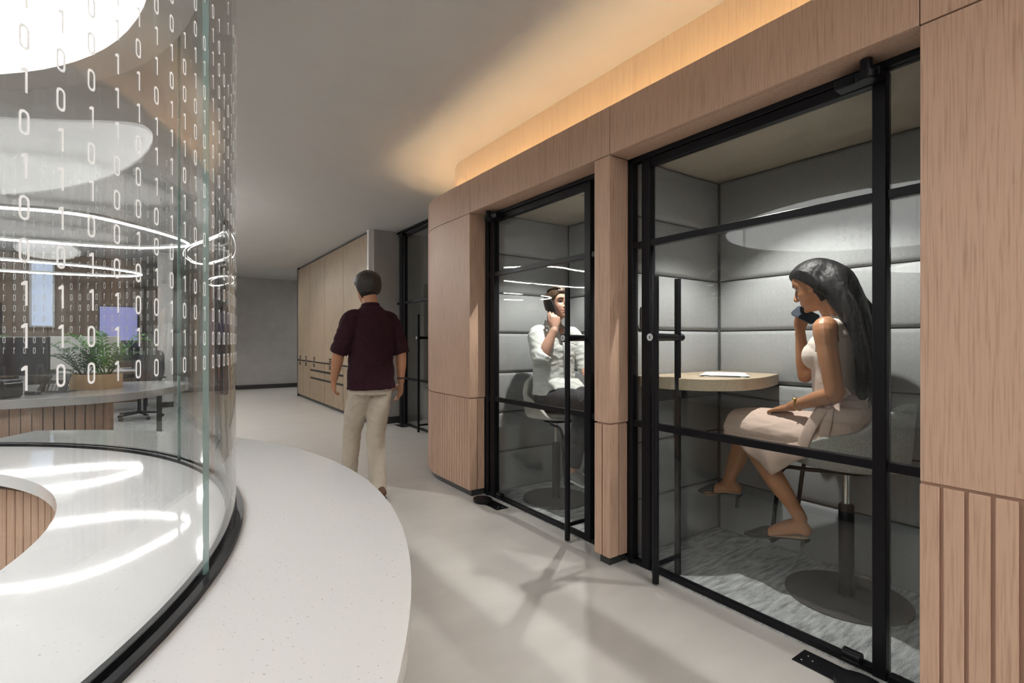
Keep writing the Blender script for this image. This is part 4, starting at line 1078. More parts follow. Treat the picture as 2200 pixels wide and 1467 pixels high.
def eyes(parent, T, s, bw=1.0):
    for sg in (-1, 1):
        mb = MB().ball((.0605, .0305 * sg, .001), .0122, 16).xform(T); e = obj('eye', mb, 'eye_white', parent, smooth='all')
        obj('iris', MB().ball((.0675, .0305 * sg, .001), .0066, 12).xform(T), 'iris', e, smooth='all')
        obj('eyelid', MB().tube([(.0655, (.0305 - .014) * sg, .003), (.0735, .0305 * sg, .0082), (.0635, (.0305 + .016) * sg, .003)], [.0016, .0024, .0016], 8, sub=4).xform(T), 'hair_dark', e, smooth=True)
        obj('eyebrow', MB().tube([(.0885, .014 * sg, .0225), (.0855, .031 * sg, .027), (.0725, .049 * sg, .022)], [(.0030 * bw, .0036 * bw), (.0036 * bw, .0040 * bw), (.0018 * bw, .0024 * bw)], 8, sub=4, cap='round').xform(T), 'hair_dark', parent, smooth=True)

def hand(mb, w, d, n, th, curls, s=1.0, thumb=(.65, .62, .42), spread=.06):
    w, d, n, th = V(w), V(d).normalized(), V(n), V(th); n = (n - d * n.dot(d)).normalized(); th = (th - d * th.dot(d) - n * th.dot(n)).normalized()
    mb.tube([w - d * .02 * s, w + d * .012 * s, w + d * .045 * s, w + d * .088 * s], [(.024 * s, .018 * s), (.029 * s, .019 * s), (.040 * s, .0165 * s), (.040 * s, .0125 * s)], 14, sub=3, side=th, cap='round')
    for i, (off, ln) in enumerate(((.030, .072), (.0105, .080), (-.0095, .074), (-.0285, .058))):
        p = w + d * (.085 - (.010 if i == 3 else 0)) * s + th * off * s; dd = (d + th * (off * spread / .03)).normalized(); nn = n; P = [p - dd * .012 * s, p]; a = 0
        c = curls[i] if isinstance(curls, (list, tuple)) else curls
        for q, fr in ((0, .45), (1, .31), (2, .24)):
            a += c * (1.0, 1.15, .8)[q]; P.append(P[-1] + (dd * math.cos(a) + nn * math.sin(a)) * ln * fr * s)
        mb.tube(P, [r * s for r in (.0088, .0092, .0083, .0076, .0062)], 10, sub=2, cap='round')
    b = w + d * .022 * s + th * .024 * s + n * .004 * s; t1 = (th * thumb[0] + d * thumb[1] + n * thumb[2]).normalized(); t2 = (t1 + d * .35 - th * .15 + n * .15).normalized()
    mb.tube([b, b + t1 * .040 * s, b + t1 * .040 * s + t2 * .036 * s, b + t1 * .040 * s + t2 * .058 * s], [r * s for r in (.0135, .0115, .0092, .0072)], 10, sub=3, cap='round')

def limb(mb, pts, rs, sub=5, **k): mb.tube([V(p) for p in pts], rs, 16, sub=sub, cap='round', **k)
def phone(name, c, long, face, label, mat, l=.146, w=.071, t=.009):
    a = V(long).normalized(); f = V(face); f = (f - a * f.dot(a)).normalized(); b = a.cross(f); c = V(c); r = .011
    pl = []
    for cx, cy, s0 in ((l / 2 - r, w / 2 - r, 0), (-l / 2 + r, w / 2 - r, 90), (-l / 2 + r, -w / 2 + r, 180), (l / 2 - r, -w / 2 + r, 270)):
        for q in range(4): an = math.radians(s0 + q * 30); pl.append((cx + r * math.cos(an), cy + r * math.sin(an)))
    n = len(pl); vs = [c + a * x + b * y - f * t / 2 for x, y in pl] + [c + a * x + b * y + f * t / 2 for x, y in pl]
    o = thing(name, tuple(c), label, 'phone')
    obj('phone_case', MB().add(vs, [tuple(range(n - 1, -1, -1)), tuple(range(n, 2 * n))] + [(i, (i + 1) % n, n + (i + 1) % n, n + i) for i in range(n)]), mat, o)
    vs = [c + a * x * .93 + b * y * .93 + f * (t / 2 + .0003) for x, y in pl]; vs2 = [v + f * .0006 for v in vs]
    obj('phone_screen', MB().add(vs + vs2, [tuple(range(n - 1, -1, -1)), tuple(range(n, 2 * n))] + [(i, (i + 1) % n, n + (i + 1) % n, n + i) for i in range(n)]), 'screen_dark', o)
    return o

def paint_face(o, T, rules):
    Ti = T.inverted(); org = V(ORG[o.name]); me = o.data
    for p in me.polygons:
        q = Ti @ (p.center + org)
        for mi, fn in rules:
            if fn(q): p.material_index = mi; break
LIPS = lambda q: q.x > .070 and abs(q.y) < .0215 - abs(q.z + .069) * .55 and -.0825 < q.z < -.0572

# ---- woman in the near booth
def woman():
    T = head_frame((2.665, 1.187, 1.531), (-.10, .94, -.34), (0, .342, .94), 1.03)
    mb = MB(); add_head(mb, T, True)
    mb.tube([(2.665, 1.150, 1.47), (2.67, 1.115, 1.41), (2.675, 1.09, 1.35), (2.68, 1.085, 1.30)], [(.050, .052), (.048, .050), (.055, .052), (.08, .06)], 18, sub=4, side=(1, 0, 0), cap='round')
    mb.tube([(2.68, 1.05, .735), (2.68, 1.05, .82), (2.68, 1.075, .93), (2.68, 1.10, 1.01), (2.68, 1.10, 1.10), (2.68, 1.095, 1.19), (2.68, 1.085, 1.265), (2.68, 1.08, 1.325), (2.68, 1.085, 1.36)],
            [(.155, .115), (.168, .122), (.140, .100), (.116, .086), (.124, .090), (.140, .094), (.146, .080), (.125, .058), (.06, .04)], 28, sub=5, side=(1, 0, 0), cap='round')
    for s in (-1, 1): mb.ball((2.68 + .066 * s, 1.160, 1.18), (.060, .058, .066), 18); mb.ball((2.68 + .062 * s, 1.145, 1.22), (.055, .048, .06), 18)
    limb(mb, [(2.56, 1.085, 1.318), (2.508, 1.075, 1.308), (2.490, 1.055, 1.20), (2.478, 1.022, 1.03), (2.482, 1.025, 1.005)], [.045, .050, .043, .038, .036])
    limb(mb, [(2.478, 1.018, 1.015), (2.502, 1.09, .988), (2.548, 1.225, .937), (2.556, 1.25, .928)], [.036, .037, .0255, .024])
    hand(mb, (2.558, 1.258, .924), (.07, .19, -.048), (.12, -.25, -1), (1, -.2, .1), [.06, .05, .06, .10], .92, thumb=(.5, .8, .1))
    limb(mb, [(2.80, 1.095, 1.318), (2.850, 1.105, 1.305), (2.862, 1.20, 1.19), (2.862, 1.325, 1.065)], [.045, .047, .042, .036])
    limb(mb, [(2.862, 1.325, 1.060), (2.845, 1.325, 1.13), (2.79, 1.315, 1.285), (2.785, 1.313, 1.30)], [.035, .037, .0255, .024])
    hand(mb, (2.780, 1.312, 1.305), (-.22, -.22, .95), (-.55, -.80, -.1), (-.6, .75, 0), [.55, .55, .55, .6], .92, thumb=(.4, .85, .3))
    # legs
    limb(mb, [(2.60, 1.08, .79), (2.585, 1.28, .795), (2.565, 1.475, .795)], [.088, .078, .056])
    limb(mb, [(2.565, 1.490, .785), (2.563, 1.43, .68), (2.560, 1.335, .555), (2.558, 1.235, .43), (2.558, 1.205, .385)], [.052, .053, .050, .033, .031])
    limb(mb, [(2.76, 1.10, .79), (2.745, 1.33, .80), (2.725, 1.560, .805)], [.088, .078, .056])
    limb(mb, [(2.725, 1.578, .795), (2.728, 1.605, .69), (2.735, 1.640, .57), (2.737, 1.690, .45), (2.738, 1.702, .415)], [.052, .055, .049, .033, .031])
    # feet
    limb(mb, [(2.558, 1.180, .335), (2.559, 1.215, .345), (2.562, 1.29, .310), (2.566, 1.375, .262), (2.568, 1.43, .247)], [(.027, .030), (.030, .040), (.032, .034), (.037, .022), (.022, .014)], side=(1, 0, 0))
    limb(mb, [(2.738, 1.640, .398), (2.738, 1.685, .402), (2.737, 1.745, .375), (2.735, 1.81, .338), (2.734, 1.85, .330)], [(.027, .026), (.030, .036), (.032, .034), (.037, .024), (.022, .014)], side=(1, 0, 0))
    sk = remesh(mb, .0042, 2)
    p = obj('person', sk, ['skin_tan', 'lip'], smooth='all')
    tag(p, 'seated woman in cream top and blush skirt holding a phone in the near booth', 'person')
    paint_face(p, T, ((1, LIPS),))
    eyes(p, T, 1, .62)
    # tank top cut from the skin
    def in_tank(c):
        if c.z < .90 or c.z > 1.372: return False
        if c.z < 1.20 and abs(c.x - 2.68) < .155 and c.y < 1.26:
            return not (c.x < 2.53 and c.z < 1.18 and (c.y < 1.0 or c.y > 1.17))
        if c.y > 1.245 and c.z > 1.2: return False
        dx = abs(c.x - 2.68)
        if c.z < 1.245: return dx < .128
        strap = .072 + (1.36 - c.z) * .15
        return strap - .030 < dx < strap + .030 if c.z > 1.29 else (dx < .118 and (c.y < 1.08 or dx > .03 + (c.z - 1.245) * .5 or c.z < 1.262))
    def arm_d(c):
        a, b = V((2.500, 1.065, 1.26)), V((2.478, 1.022, 1.01)); t = max(0, min(1, (c - a).dot(b - a) / (b - a).length_squared)); return (c - a - (b - a) * t).length
    def seg_d(c, a, b):
        a, b = V(a), V(b); t = max(0, min(1, (c - a).dot(b - a) / (b - a).length_squared)); return (c - a - (b - a) * t).length
    def on_arm(c):
        return (arm_d(c) < .050 and c.x < 2.545) or seg_d(c, (2.478, 1.018, 1.015), (2.556, 1.25, .928)) < .048 or seg_d(c, (2.556, 1.25, .928), (2.62, 1.43, .88)) < .075 \
            or seg_d(c, (2.862, 1.22, 1.17), (2.862, 1.325, 1.06)) < .058 or seg_d(c, (2.862, 1.325, 1.06), (2.78, 1.31, 1.30)) < .06
    tk = shell(sk, lambda c: in_tank(c) and not on_arm(c), .0045, .004)
    obj('tank_top', tk, 'tank', p, smooth='all')
    # skirt
    mb = MB()
    mb.tube([(2.68, 1.055, .715), (2.68, 1.052, .80), (2.68, 1.065, .89), (2.68, 1.085, .955), (2.68, 1.093, .985)], [(.178, .135), (.186, .142), (.168, .126), (.140, .108), (.128, .101)], 30, sub=4, side=(1, 0, 0))
    mb.tube([(2.68, 1.06, .79), (2.672, 1.25, .790), (2.658, 1.45, .792), (2.652, 1.585, .788)], [(.190, .104), (.192, .104), (.175, .097), (.152, .086)], 30, sub=5, side=(1, 0, 0))
    mb.tube([(2.652, 1.545, .79), (2.650, 1.565, .725)], [(.150, .070), (.150, .066)], 30, sub=3, side=(1, 0, 0))
    s1 = remesh(mb, .006, 7, .0035, 13, (1, .6, 1.4), 3.0)
    sko = obj('skirt', s1, 'skirt', p, smooth='all')
    vs = []; fs = []; N = 18
    for i in range(N + 1):
        u = i / N; top = V((2.514 - .028 * u, 1.592 - .42 * u, .79 - .01 * u)); 
        k = u / .62 if u < .62 else (1 - u) / .38
        zb = .752 + (.588 - .752) * k ** .85 if u < .62 else .70 + (.588 - .70) * k ** 1.2
        for j in range(9):
            w = j / 8; q = V((top.x - .010 * math.sin(w * PI * .9) - .012 * w + .008 * math.sin(u * 19) * w, top.y - .085 * w * (1 - u) * .35 - .02 * w, top.z + (zb - top.z) * w)); vs.append(q)
    n0 = len(vs); vs += [q + V((.006, 0, 0)) for q in vs]
    for i in range(N):
        for j in range(8): a = i * 9 + j; fs.append((a, a + 1, a + 10, a + 9)); fs.append((n0 + a, n0 + a + 9, n0 + a + 10, n0 + a + 1))
    rim = [j for j in range(9)] + [i * 9 + 8 for i in range(1, N + 1)] + [N * 9 + j for j in range(7, -1, -1)] + [i * 9 for i in range(N - 1, 0, -1)]
    fs += [(rim[q], rim[(q + 1) % len(rim)], rim[(q + 1) % len(rim)] + n0, rim[q] + n0) for q in range(len(rim))]
    obj('wrap_panel', MB().add(vs, fs), 'skirt', sko, smooth='all')
    bt = MB(); el = lambda a, z: (2.68 + .139 * math.cos(a), 1.086 + .111 * math.sin(a), z)
    bt.tube([el(2 * PI * k / 28, .962) for k in range(28)], (.020, .004), 8, closed=True, side=(0, 0, 1)); obj('belt', bt, 'skirt', p, smooth='all')
    def ribbon(name, pts, w, side): return obj(name, MB().tube([V(q) for q in pts], [(w * f, .0035) for f in ([.8] + [1] * (len(pts) - 2) + [1.05])], 10, sub=5, side=side), 'skirt', p, smooth='all')
    ribbon('bow_tail', [(2.535, 1.075, .955), (2.500, 1.105, .90), (2.480, 1.145, .80), (2.482, 1.175, .70)], .026, (0, 1, .35))
    ribbon('bow_tail', [(2.535, 1.065, .950), (2.505, 1.065, .89), (2.492, 1.075, .80), (2.490, 1.085, .735)], .024, (0, 1, .1))
    ribbon('bow_loop', [(2.535, 1.07, .958), (2.51, 1.03, .99), (2.515, .99, 1.025), (2.525, .985, 1.03)], .020, (0, .7, 1))
    ribbon('bow_loop', [(2.535, 1.07, .958), (2.512, 1.10, .975), (2.52, 1.14, .97), (2.53, 1.15, .965)], .020, (0, -.3, 1))
    obj('bow_knot', MB().ball((2.524, 1.068, .958), (.016, .022, .022), 12), 'skirt', p, smooth='all')
    # mules
    def mule(heel, toe, x, hz, tz, tip):
        m = thing  # the shoe is worn: a part of the person
        L_ = toe - heel; yy = lambda u: heel + L_ * u; zz = lambda u: hz + (tz - hz) * (u * u * (3 - 2 * u) * .6 + u * .4)
        so = obj('mule', MB().tube([(x, yy(u), zz(u) - .004) for u in (0, .12, .3, .5, .7, .85, 1)], [(.012, .005), (.029, .006), (.026, .006), (.030, .006), (.039, .007), (.030, .007), (.004, .005)], 16, sub=4, side=(1, 0, 0), cap='round'), 'shoe_black', p, smooth='all')
        obj('insole', MB().tube([(x, yy(u), zz(u) + .0035) for u in (.02, .12, .3, .5)], [(.010, .002), (.026, .002), (.023, .002), (.024, .002)], 14, sub=4, side=(1, 0, 0)), 'insole', so, smooth='all')
        obj('vamp', MB().tube([(x, yy(u), zz(u) + h) for u, h in ((.56, .020), (.66, .021), (.78, .016), (.9, .008), (1.0, .003))], [(.044, .030), (.044, .029), (.038, .021), (.024, .013), (.004, .004)], 18, sub=5, side=(1, 0, 0)), 'shoe_black', so, smooth='all')
        obj('heel', MB().tube([(x, yy(.06), zz(0) - .006), (x, yy(.09), zz(0) - .03), (x, yy(.10), zz(0) - .055), (x, yy(.10), tip)], [.019, .0085, .0065, .0095], 12, sub=3), 'shoe_black', so, smooth=True)
    mule(1.168, 1.497, 2.562, .294, .222, .213)
    mule(1.615, 1.895, 2.736, .372, .325, .288)
    # bracelet and watch chain
    d = V((.05, .19, -.05)).normalized(); c = V((2.540, 1.205, .9445))
    u = d.orthogonal().normalized(); w = d.cross(u)
    obj('bracelet', MB().tube([c + (u * math.cos(a) + w * math.sin(a)) * .0305 for a in [2 * PI * k / 20 for k in range(20)]], .0028, 8, closed=True).ball(c + V((-.02, .012, .026)), (.008, .011, .007), 10), 'gold', p, smooth=True)
    # hair: cap plus long fall and loose strands
    def hoff(th, z, q):
        front = .075 + .03 * (abs(q.y) / .07)         # hairline
        lim = .052 - .9 * max(0, -(q.x - .055))       # sides drop behind the temple
        a = abs(math.atan2(q.y, q.x))
        line = .064 if a < .6 else (.064 - (a - .6) * .04 if a < 1.35 else (.034 - (a - 1.35) * .25 if a < 1.6 else -.03 - (a - 1.6) * .3))
        return .014 if z > line + .006 else (-.010 if z < line - .006 else .004)
    hm = MB(); grid_head(hm, hoff, 72)
    for sg in (-1, 1):
        for k in range(9):
            u = k / 8
            hm.tube([(.074 - .03 * u, (.026 + .034 * u) * sg, .080 + .012 * math.sin(u * PI)), (.048 - .035 * u, (.062 + .020 * u) * sg, .060 + .012 * u), (.006 - .03 * u, (.080 + .006 * u) * sg, .012 + .02 * u), (-.034 - .02 * u, (.082 + .004 * u) * sg, -.045), (-.066, .072 * sg, -.105)], [.004, .009, .012, .013, .010], 8, sub=4, cap='round')
    hm.xform(T)
    hm.tube([(2.665, 1.125, 1.60), (2.665, 1.075, 1.545), (2.66, 1.035, 1.46), (2.655, .995, 1.36), (2.655, .968, 1.24), (2.66, .962, 1.12), (2.665, .975, 1.03), (2.67, .985, .985)],
            [(.060, .05), (.078, .062), (.086, .058), (.090, .046), (.086, .038), (.075, .034), (.055, .026), (.03, .014)], 24, sub=5, side=(1, 0, 0), cap='round')
    hm.tube([(2.612, 1.150, 1.585), (2.594, 1.105, 1.53), (2.594, 1.060, 1.46), (2.60, 1.02, 1.39), (2.61, .985, 1.30)], [(.02, .03), (.017, .04), (.018, .045), (.022, .042), (.02, .03)], 14, sub=4, side=(1, 0, 0), cap='round')
    hr = obj('hair', remesh(hm, .0055, 4, .0018, 42, (2.4, 2.4, .12), 1.0), 'hair_black', p, smooth='all')
    rnd = random.Random(4); st = MB()
    for k in range(46):
        sx = rnd.uniform(-.085, .085); off = rnd.uniform(-.012, .02); ez = rnd.uniform(.94, 1.15)
        st.tube([(2.662 + sx * .8, 1.06 - abs(sx) * .2, 1.53 + rnd.uniform(-.03, .03)), (2.658 + sx, 1.0 - off * .5 - .02, 1.42), (2.655 + sx * 1.02, .945 - off, 1.26), (2.66 + sx * .9 + rnd.uniform(-.02, .02), .935 - off * 1.5, 1.10), (2.665 + sx * .7 + rnd.uniform(-.03, .03), .955 - off, ez)],
                [.004, .0065, .006, .004, .0012], 5, sub=3)
    obj('loose_strands', st, 'hair_black', hr, smooth=True)['kind'] = 'stuff'
    phone('mobile_phone', (2.700, 1.250, 1.386), (-.10, -.86, -.46), (.78, .30, -.52), 'dark blue phone held below the seated woman\'s mouth', 'phone_blue', .125, .062)
woman()

# ---- man in the second booth
def seated_man():
    T = head_frame((2.512, 2.985, 1.540), (-.04, -.97, .16), (.02, .16, .98), 1.04)
    mb = MB(); add_head(mb, T)
    mb.tube([(2.510, 3.010, 1.47), (2.515, 3.030, 1.41), (2.525, 3.045, 1.34), (2.53, 3.05, 1.28)], [(.060, .062), (.058, .060), (.07, .062), (.10, .07)], 18, sub=4, side=(1, 0, 0), cap='round')
    mb.tube([(2.54, 3.06, .80), (2.535, 3.06, 1.0), (2.53, 3.06, 1.18), (2.53, 3.055, 1.30)], [(.15, .105), (.145, .10), (.165, .11), (.15, .075)], 24, sub=4, side=(1, 0, 0), cap='round')
    limb(mb, [(2.40, 3.045, 1.315), (2.352, 3.03, 1.30), (2.315, 2.97, 1.20), (2.294, 2.917, 1.118)], [.05, .055, .045, .034])
    limb(mb, [(2.298, 2.912, 1.128), (2.320, 2.903, 1.185), (2.385, 2.888, 1.315), (2.395, 2.886, 1.335)], [.034, .044, .031, .029])
    hand(mb, (2.397, 2.886, 1.342), (.16, .10, .98), (.45, .88, -.1), (-.72, .60, .1), [.42, .5, .62, .75], 1.02, thumb=(.35, .9, .15), spread=.10)
    limb(mb, [(2.66, 3.045, 1.315), (2.715, 3.04, 1.295), (2.755, 3.00, 1.17), (2.765, 2.96, 1.05)], [.05, .055, .049, .043])
    limb(mb, [(2.765, 2.955, 1.045), (2.735, 2.88, .99), (2.675, 2.77, .92)], [.042, .043, .029])
    hand(mb, (2.67, 2.762, .915), (-.25, -.9, -.3), (0, .2, -1), (-1, .2, 0), .12, 1.02)
    for kx, ax in ((2.470, 2.462), (2.655, 2.655)):
        hx = 2.47 if kx < 2.5 else 2.63
        limb(mb, [(hx, 3.05, .81), (hx, 2.85, .812), (kx, 2.64, .818)], [.08, .072, .055])
        limb(mb, [(kx, 2.635, .81), (kx, 2.665, .70), (ax, 2.71, .53), (ax, 2.75, .345), (ax, 2.76, .285)], [.052, .05, .045, .036, .034])
    sk = remesh(mb, .0045, 2)
    p = obj('person', sk, ['skin_fair', 'lip_m'], smooth='all')
    tag(p, 'seated man in white shirt and dark trousers holding a phone to his ear', 'person')
    paint_face(p, T, ((1, LIPS),)); eyes(p, T, 1)
    # shirt
    mb = MB()
    mb.tube([(2.54, 3.055, .835), (2.54, 3.058, .92), (2.535, 3.06, 1.05), (2.53, 3.06, 1.18), (2.53, 3.052, 1.27), (2.53, 3.045, 1.325), (2.525, 3.045, 1.365)], [(.188, .150), (.182, .140), (.178, .132), (.192, .136), (.185, .112), (.135, .082), (.072, .068)], 30, sub=4, side=(1, 0, 0))
    mb.tube([(2.42, 3.045, 1.30), (2.350, 3.03, 1.292), (2.312, 2.97, 1.20), (2.285, 2.908, 1.105), (2.283, 2.905, 1.098)], [.075, .074, .066, .064, .058], 20, sub=5, cap='round')
    mb.tube([(2.285, 2.906, 1.105), (2.302, 2.902, 1.15)], [.060, .060], 20, sub=3)
    mb.tube([(2.64, 3.045, 1.30), (2.715, 3.04, 1.285), (2.757, 3.00, 1.17), (2.768, 2.955, 1.045)], [.075, .074, .066, .062], 20, sub=5, cap='round')
    # flaps of the untucked hem over the lap
    mb.tube([(2.49, 2.945, .93), (2.475, 2.875, .885)], [(.095, .045), (.075, .018)], 18, sub=3, side=(1, 0, 0)); mb.tube([(2.62, 2.94, .93), (2.635, 2.865, .885)], [(.085, .045), (.065, .018)], 18, sub=3, side=(1, 0, 0))
    sh = obj('shirt', remesh(mb, .006, 4, .0042, 8, (1.2, 1, 2.0), 7.0), 'shirt_white', p, smooth='all')
    for s in (-1, 1):
        obj('collar', MB().add([V(q) for q in ((2.525 + .060 * s, 3.075, 1.415), (2.525 + .088 * s, 3.06, 1.355), (2.525 + .075 * s, 2.955, 1.305), (2.522 + .026 * s, 2.945, 1.355), (2.525 + .060 * s + .006 * s, 3.079, 1.421), (2.525 + .096 * s, 3.06, 1.355), (2.525 + .079 * s, 2.948, 1.303), (2.522 + .026 * s, 2.938, 1.357))],
            [(0, 1, 2, 3), (7, 6, 5, 4), (0, 4, 5, 1), (1, 5, 6, 2), (2, 6, 7, 3), (3, 7, 4, 0)]), 'shirt_white', sh)
    obj('placket', MB().tube([(2.528, 2.938, 1.27), (2.53, 2.918, 1.17), (2.535, 2.920, 1.05), (2.54, 2.913, .92)], (.016, .004), 8, sub=4, side=(1, 0, 0)), 'shirt_white', sh, smooth='all')
    for z, yv in ((1.22, 2.921), (1.13, 2.913), (1.04, 2.914), (.95, 2.908)): obj('button', MB().tube([(2.533, yv - .003, z), (2.533, yv + .002, z)], .0055, 10), 'silver', sh)
    obj('open_neck', MB().add([V(q) for q in ((2.497, 2.968, 1.36), (2.555, 2.968, 1.36), (2.528, 2.934, 1.255), (2.497, 2.985, 1.36), (2.555, 2.985, 1.36), (2.528, 2.95, 1.255))], [(0, 1, 2), (5, 4, 3), (0, 3, 4, 1), (1, 4, 5, 2), (2, 5, 3, 0)]), 'skin_fair', p)
    # trousers
    mb = MB()
    mb.tube([(2.545, 3.065, .73), (2.545, 3.06, .80), (2.54, 3.06, .87)], [(.165, .125), (.178, .14), (.168, .128)], 24, sub=3, side=(1, 0, 0))
    for hx, kx, ax in ((2.468, 2.465, 2.460), (2.632, 2.668, 2.655)):
        mb.tube([(hx, 3.05, .795), (hx, 2.85, .812), (kx, 2.64, .820), (kx, 2.615, .80)], [.098, .090, .074, .066], 20, sub=5, cap='round')
        mb.tube([(kx, 2.625, .815), (kx, 2.655, .70), (ax, 2.705, .53), (ax, 2.75, .345)], [.070, .066, .060, .055], 20, sub=5)
    tr = obj('trousers', remesh(mb, .0065, 4, .004, 11, (1, 1.4, 1), 2.0), 'trouser_dark', p, smooth='all')
    for ax in (2.460, 2.655):
        s = obj('shoe', remesh(MB().tube([(ax, 2.815, .262), (ax, 2.775, .272), (ax - .004, 2.70, .266), (ax - .010, 2.61, .252), (ax - .012, 2.565, .247)], [(.030, .028), (.036, .04), (.038, .032), (.043, .024), (.028, .014)], 18, sub=5, side=(1, 0, 0), cap='round'), .005, 2), 'shoe_grey', p, smooth='all')
        obj('sole', MB().tube([(ax, 2.835, .238), (ax, 2.77, .236), (ax - .004, 2.69, .234), (ax - .010, 2.60, .232), (ax - .012, 2.548, .233)], [(.022, .010), (.038, .011), (.038, .010), (.045, .010), (.022, .009)], 16, sub=4, side=(1, 0, 0), cap='round'), 'sole_white', s, smooth='all')
    def hoff(th, z, q):
        a = abs(math.atan2(q.y, q.x)); line = .060 if a < .5 else (.060 - (a - .5) * .075 if a < 1.25 else (-.000 - (a - 1.25) * .30 if a < 1.6 else -.055))
        line = max(line, -.045)
        k = .011 + .008 * max(0, q.x / .09) * (z > .06) + .003 * noise.noise(q * 60)
        return k if z > line + .006 else (-.010 if z < line - .006 else .004)
    hm = MB(); grid_head(hm, hoff, 72)
    rnd = random.Random(8)
    for k in range(60):
        y = rnd.uniform(-.06, .06); x = rnd.uniform(-.05, .055); z = .107 - .35 * (x * x + y * y) * 6
        hm.tube([(x, y, z), (x + .018, y + rnd.uniform(-.010, .010), z + .012), (x + .036, y + rnd.uniform(-.014, .014), z + .008 - max(0, x) * .25)], [.008, .006, .002], 6, sub=2)
    hm.xform(T)
    obj('hair', remesh(hm, .0045, 1, .002, 60, (1, 1, 1), 5.0), 'hair_brown', p, smooth='all')
    phone('mobile_phone', (2.424, 2.945, 1.487), (.18, -.42, -.95), (1, .1, .15), 'black phone pressed to the seated man\'s ear', 'plastic', .146, .07)
seated_man()

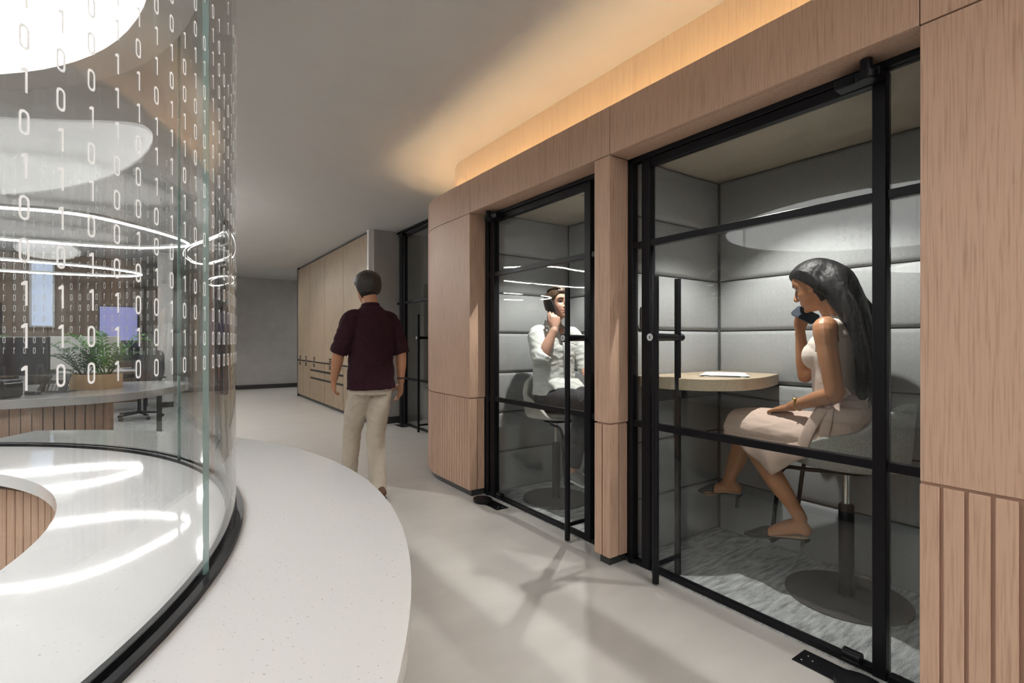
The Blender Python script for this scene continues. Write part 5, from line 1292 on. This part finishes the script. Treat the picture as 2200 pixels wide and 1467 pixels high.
# ---- man walking down the corridor, seen from behind
def walking_man():
    g = V((1.375, 3.95, 0)); F = V((-.13, .99, 0)).normalized(); Rr = V((F.y, -F.x, 0))
    W = lambda r, f, z: g + Rr * r + F * f + V((0, 0, z))
    T = head_frame(tuple(W(-.01, .045, 1.690)), tuple(F * .96 - Rr * .22 + V((0, 0, -.12))), (0, 0, 1), 1.03)
    mb = MB(); add_head(mb, T)
    mb.tube([W(0, .03, 1.62), W(0, .015, 1.56), W(0, .0, 1.49), W(0, 0, 1.42)], [(.058, .060), (.058, .060), (.07, .065), (.10, .07)], 18, sub=4, side=tuple(Rr), cap='round')
    mb.tube([W(0, 0, .92), W(0, 0, 1.10), W(0, 0, 1.30), W(0, 0, 1.44)], [(.16, .11), (.15, .10), (.18, .115), (.15, .075)], 24, sub=4, side=tuple(Rr), cap='round')
    for s, e, w in ((1, W(.252, -.03, 1.165), W(.262, -.015, .915)), (-1, W(-.255, .02, 1.175), W(-.245, .14, .955))):
        limb(mb, [W(.12 * s, 0, 1.43), W(.17 * s, 0, 1.415), W(.225 * s, -.01, 1.29), e], [.04, .046, .045, .041])
        limb(mb, [e, e + (w - e) * .3, w], [.042, .045, .029])
        d = (w - e).normalized(); hand(mb, w + d * .01, d + Rr * -.12 * s, -Rr * s, F, [.25, .3, .35, .4], 1.03)
    limb(mb, [W(.075, -.005, .92), W(.062, .0, .70), W(.040, .0, .50), W(.025, -.05, .28), W(.018, -.085, .09)], [.08, .075, .056, .045, .036])
    limb(mb, [W(-.075, .0, .92), W(-.075, .10, .70), W(-.065, .20, .51), W(-.060, .25, .29), W(-.058, .295, .09)], [.08, .075, .056, .045, .036])
    sk = remesh(mb, .005, 2); p = obj('person', sk, 'skin_mid', smooth='all')
    tag(p, 'man in maroon shirt and khaki trousers walking away down the corridor', 'person'); eyes(p, T, 1)
    mb = MB()
    mb.tube([W(0, -.005, .875), W(0, -.005, .98), W(0, 0, 1.12), W(0, -.005, 1.28), W(0, -.005, 1.40), W(0, 0, 1.472), W(0, .008, 1.525)], [(.196, .150), (.190, .142), (.182, .130), (.195, .132), (.188, .112), (.135, .092), (.080, .078)], 30, sub=4, side=tuple(Rr))
    for s, e in ((1, W(.252, -.03, 1.165)), (-1, W(-.255, .02, 1.175))):
        a = W(.222 * s, -.01, 1.29); mb.tube([W(.09 * s, 0, 1.445), W(.168 * s, 0, 1.415), a, e + (e - a) * .12], [.060, .072, .070, .066], 20, sub=5)
    sh = obj('shirt', remesh(mb, .0065, 5, .004, 10, (1, 1, 1.5), 1.0), 'shirt_maroon', p, smooth='all')
    obj('collar', MB().tube([W(.070 * math.cos(a), .012 + .068 * math.sin(a), 1.528 - .012 * math.sin(a)) for a in [2 * PI * k / 24 for k in range(24)]], (.022, .005), 8, closed=True, side=(0, 0, 1)), 'shirt_maroon', sh, smooth='all')
    mb = MB()
    mb.tube([W(0, 0, .84), W(0, -.005, .90), W(0, 0, .97)], [(.165, .120), (.168, .122), (.155, .105)], 24, sub=3, side=tuple(Rr))
    mb.tube([W(.080, -.005, .90), W(.062, .0, .70), W(.040, .0, .50), W(.025, -.05, .28), W(.018, -.085, .065)], [.092, .090, .074, .066, .064], 22, sub=5)
    mb.tube([W(-.080, .0, .90), W(-.075, .10, .70), W(-.065, .20, .51), W(-.060, .25, .29), W(-.058, .295, .075)], [.092, .090, .074, .066, .064], 22, sub=5)
    obj('trousers', remesh(mb, .0065, 4, .004, 10, (1, 1, 1.3), 6.0), 'khaki', p, smooth='all')
    for r, f, up in ((.018, -.085, .018), (-.058, .295, 0)):
        s = obj('shoe', remesh(MB().tube([W(r, f - .075, .05 + up), W(r, f - .02, .06 + up), W(r, f + .06, .05), W(r, f + .14, .038), W(r, f + .19, .034)], [(.032, .035), (.038, .045), (.038, .036), (.044, .026), (.028, .016)], 18, sub=5, side=tuple(Rr), cap='round'), .006, 2), 'shoe_brown', p, smooth='all')
        obj('sole', MB().tube([W(r, f - .10, .011 + up), W(r, f - .03, .011 + up), W(r, f + .06, .011), W(r, f + .14, .011), W(r, f + .20, .011)], [(.024, .010), (.040, .010), (.038, .010), (.046, .010), (.022, .009)], 16, sub=4, side=tuple(Rr), cap='round'), 'plastic', s, smooth='all')
    w = W(.263, -.018, .945); obj('bracelet', MB().tube([w + Rr * (.034 * math.cos(a)) + F * (.034 * math.sin(a)) for a in [2 * PI * k / 20 for k in range(20)]], (.006, .003), 8, closed=True, side=(0, 0, 1)), 'plastic', p, smooth=True)
    def hoff(th, z, q):
        a = abs(math.atan2(q.y, q.x)); line = .052 if a < .5 else (.052 - (a - .5) * .07 if a < 1.25 else (-.005 - (a - 1.25) * .30 if a < 1.6 else -.07))
        k = .017 + .004 * noise.noise(q * 50); return k if z > line + .006 else (-.010 if z < line - .006 else .004)
    hm = MB(); grid_head(hm, hoff, 72); hm.xform(T)
    obj('hair', remesh(hm, .005, 1, .002, 60, (1, 1, 1), 2.0), 'hair_dark', p, smooth='all')
walking_man()
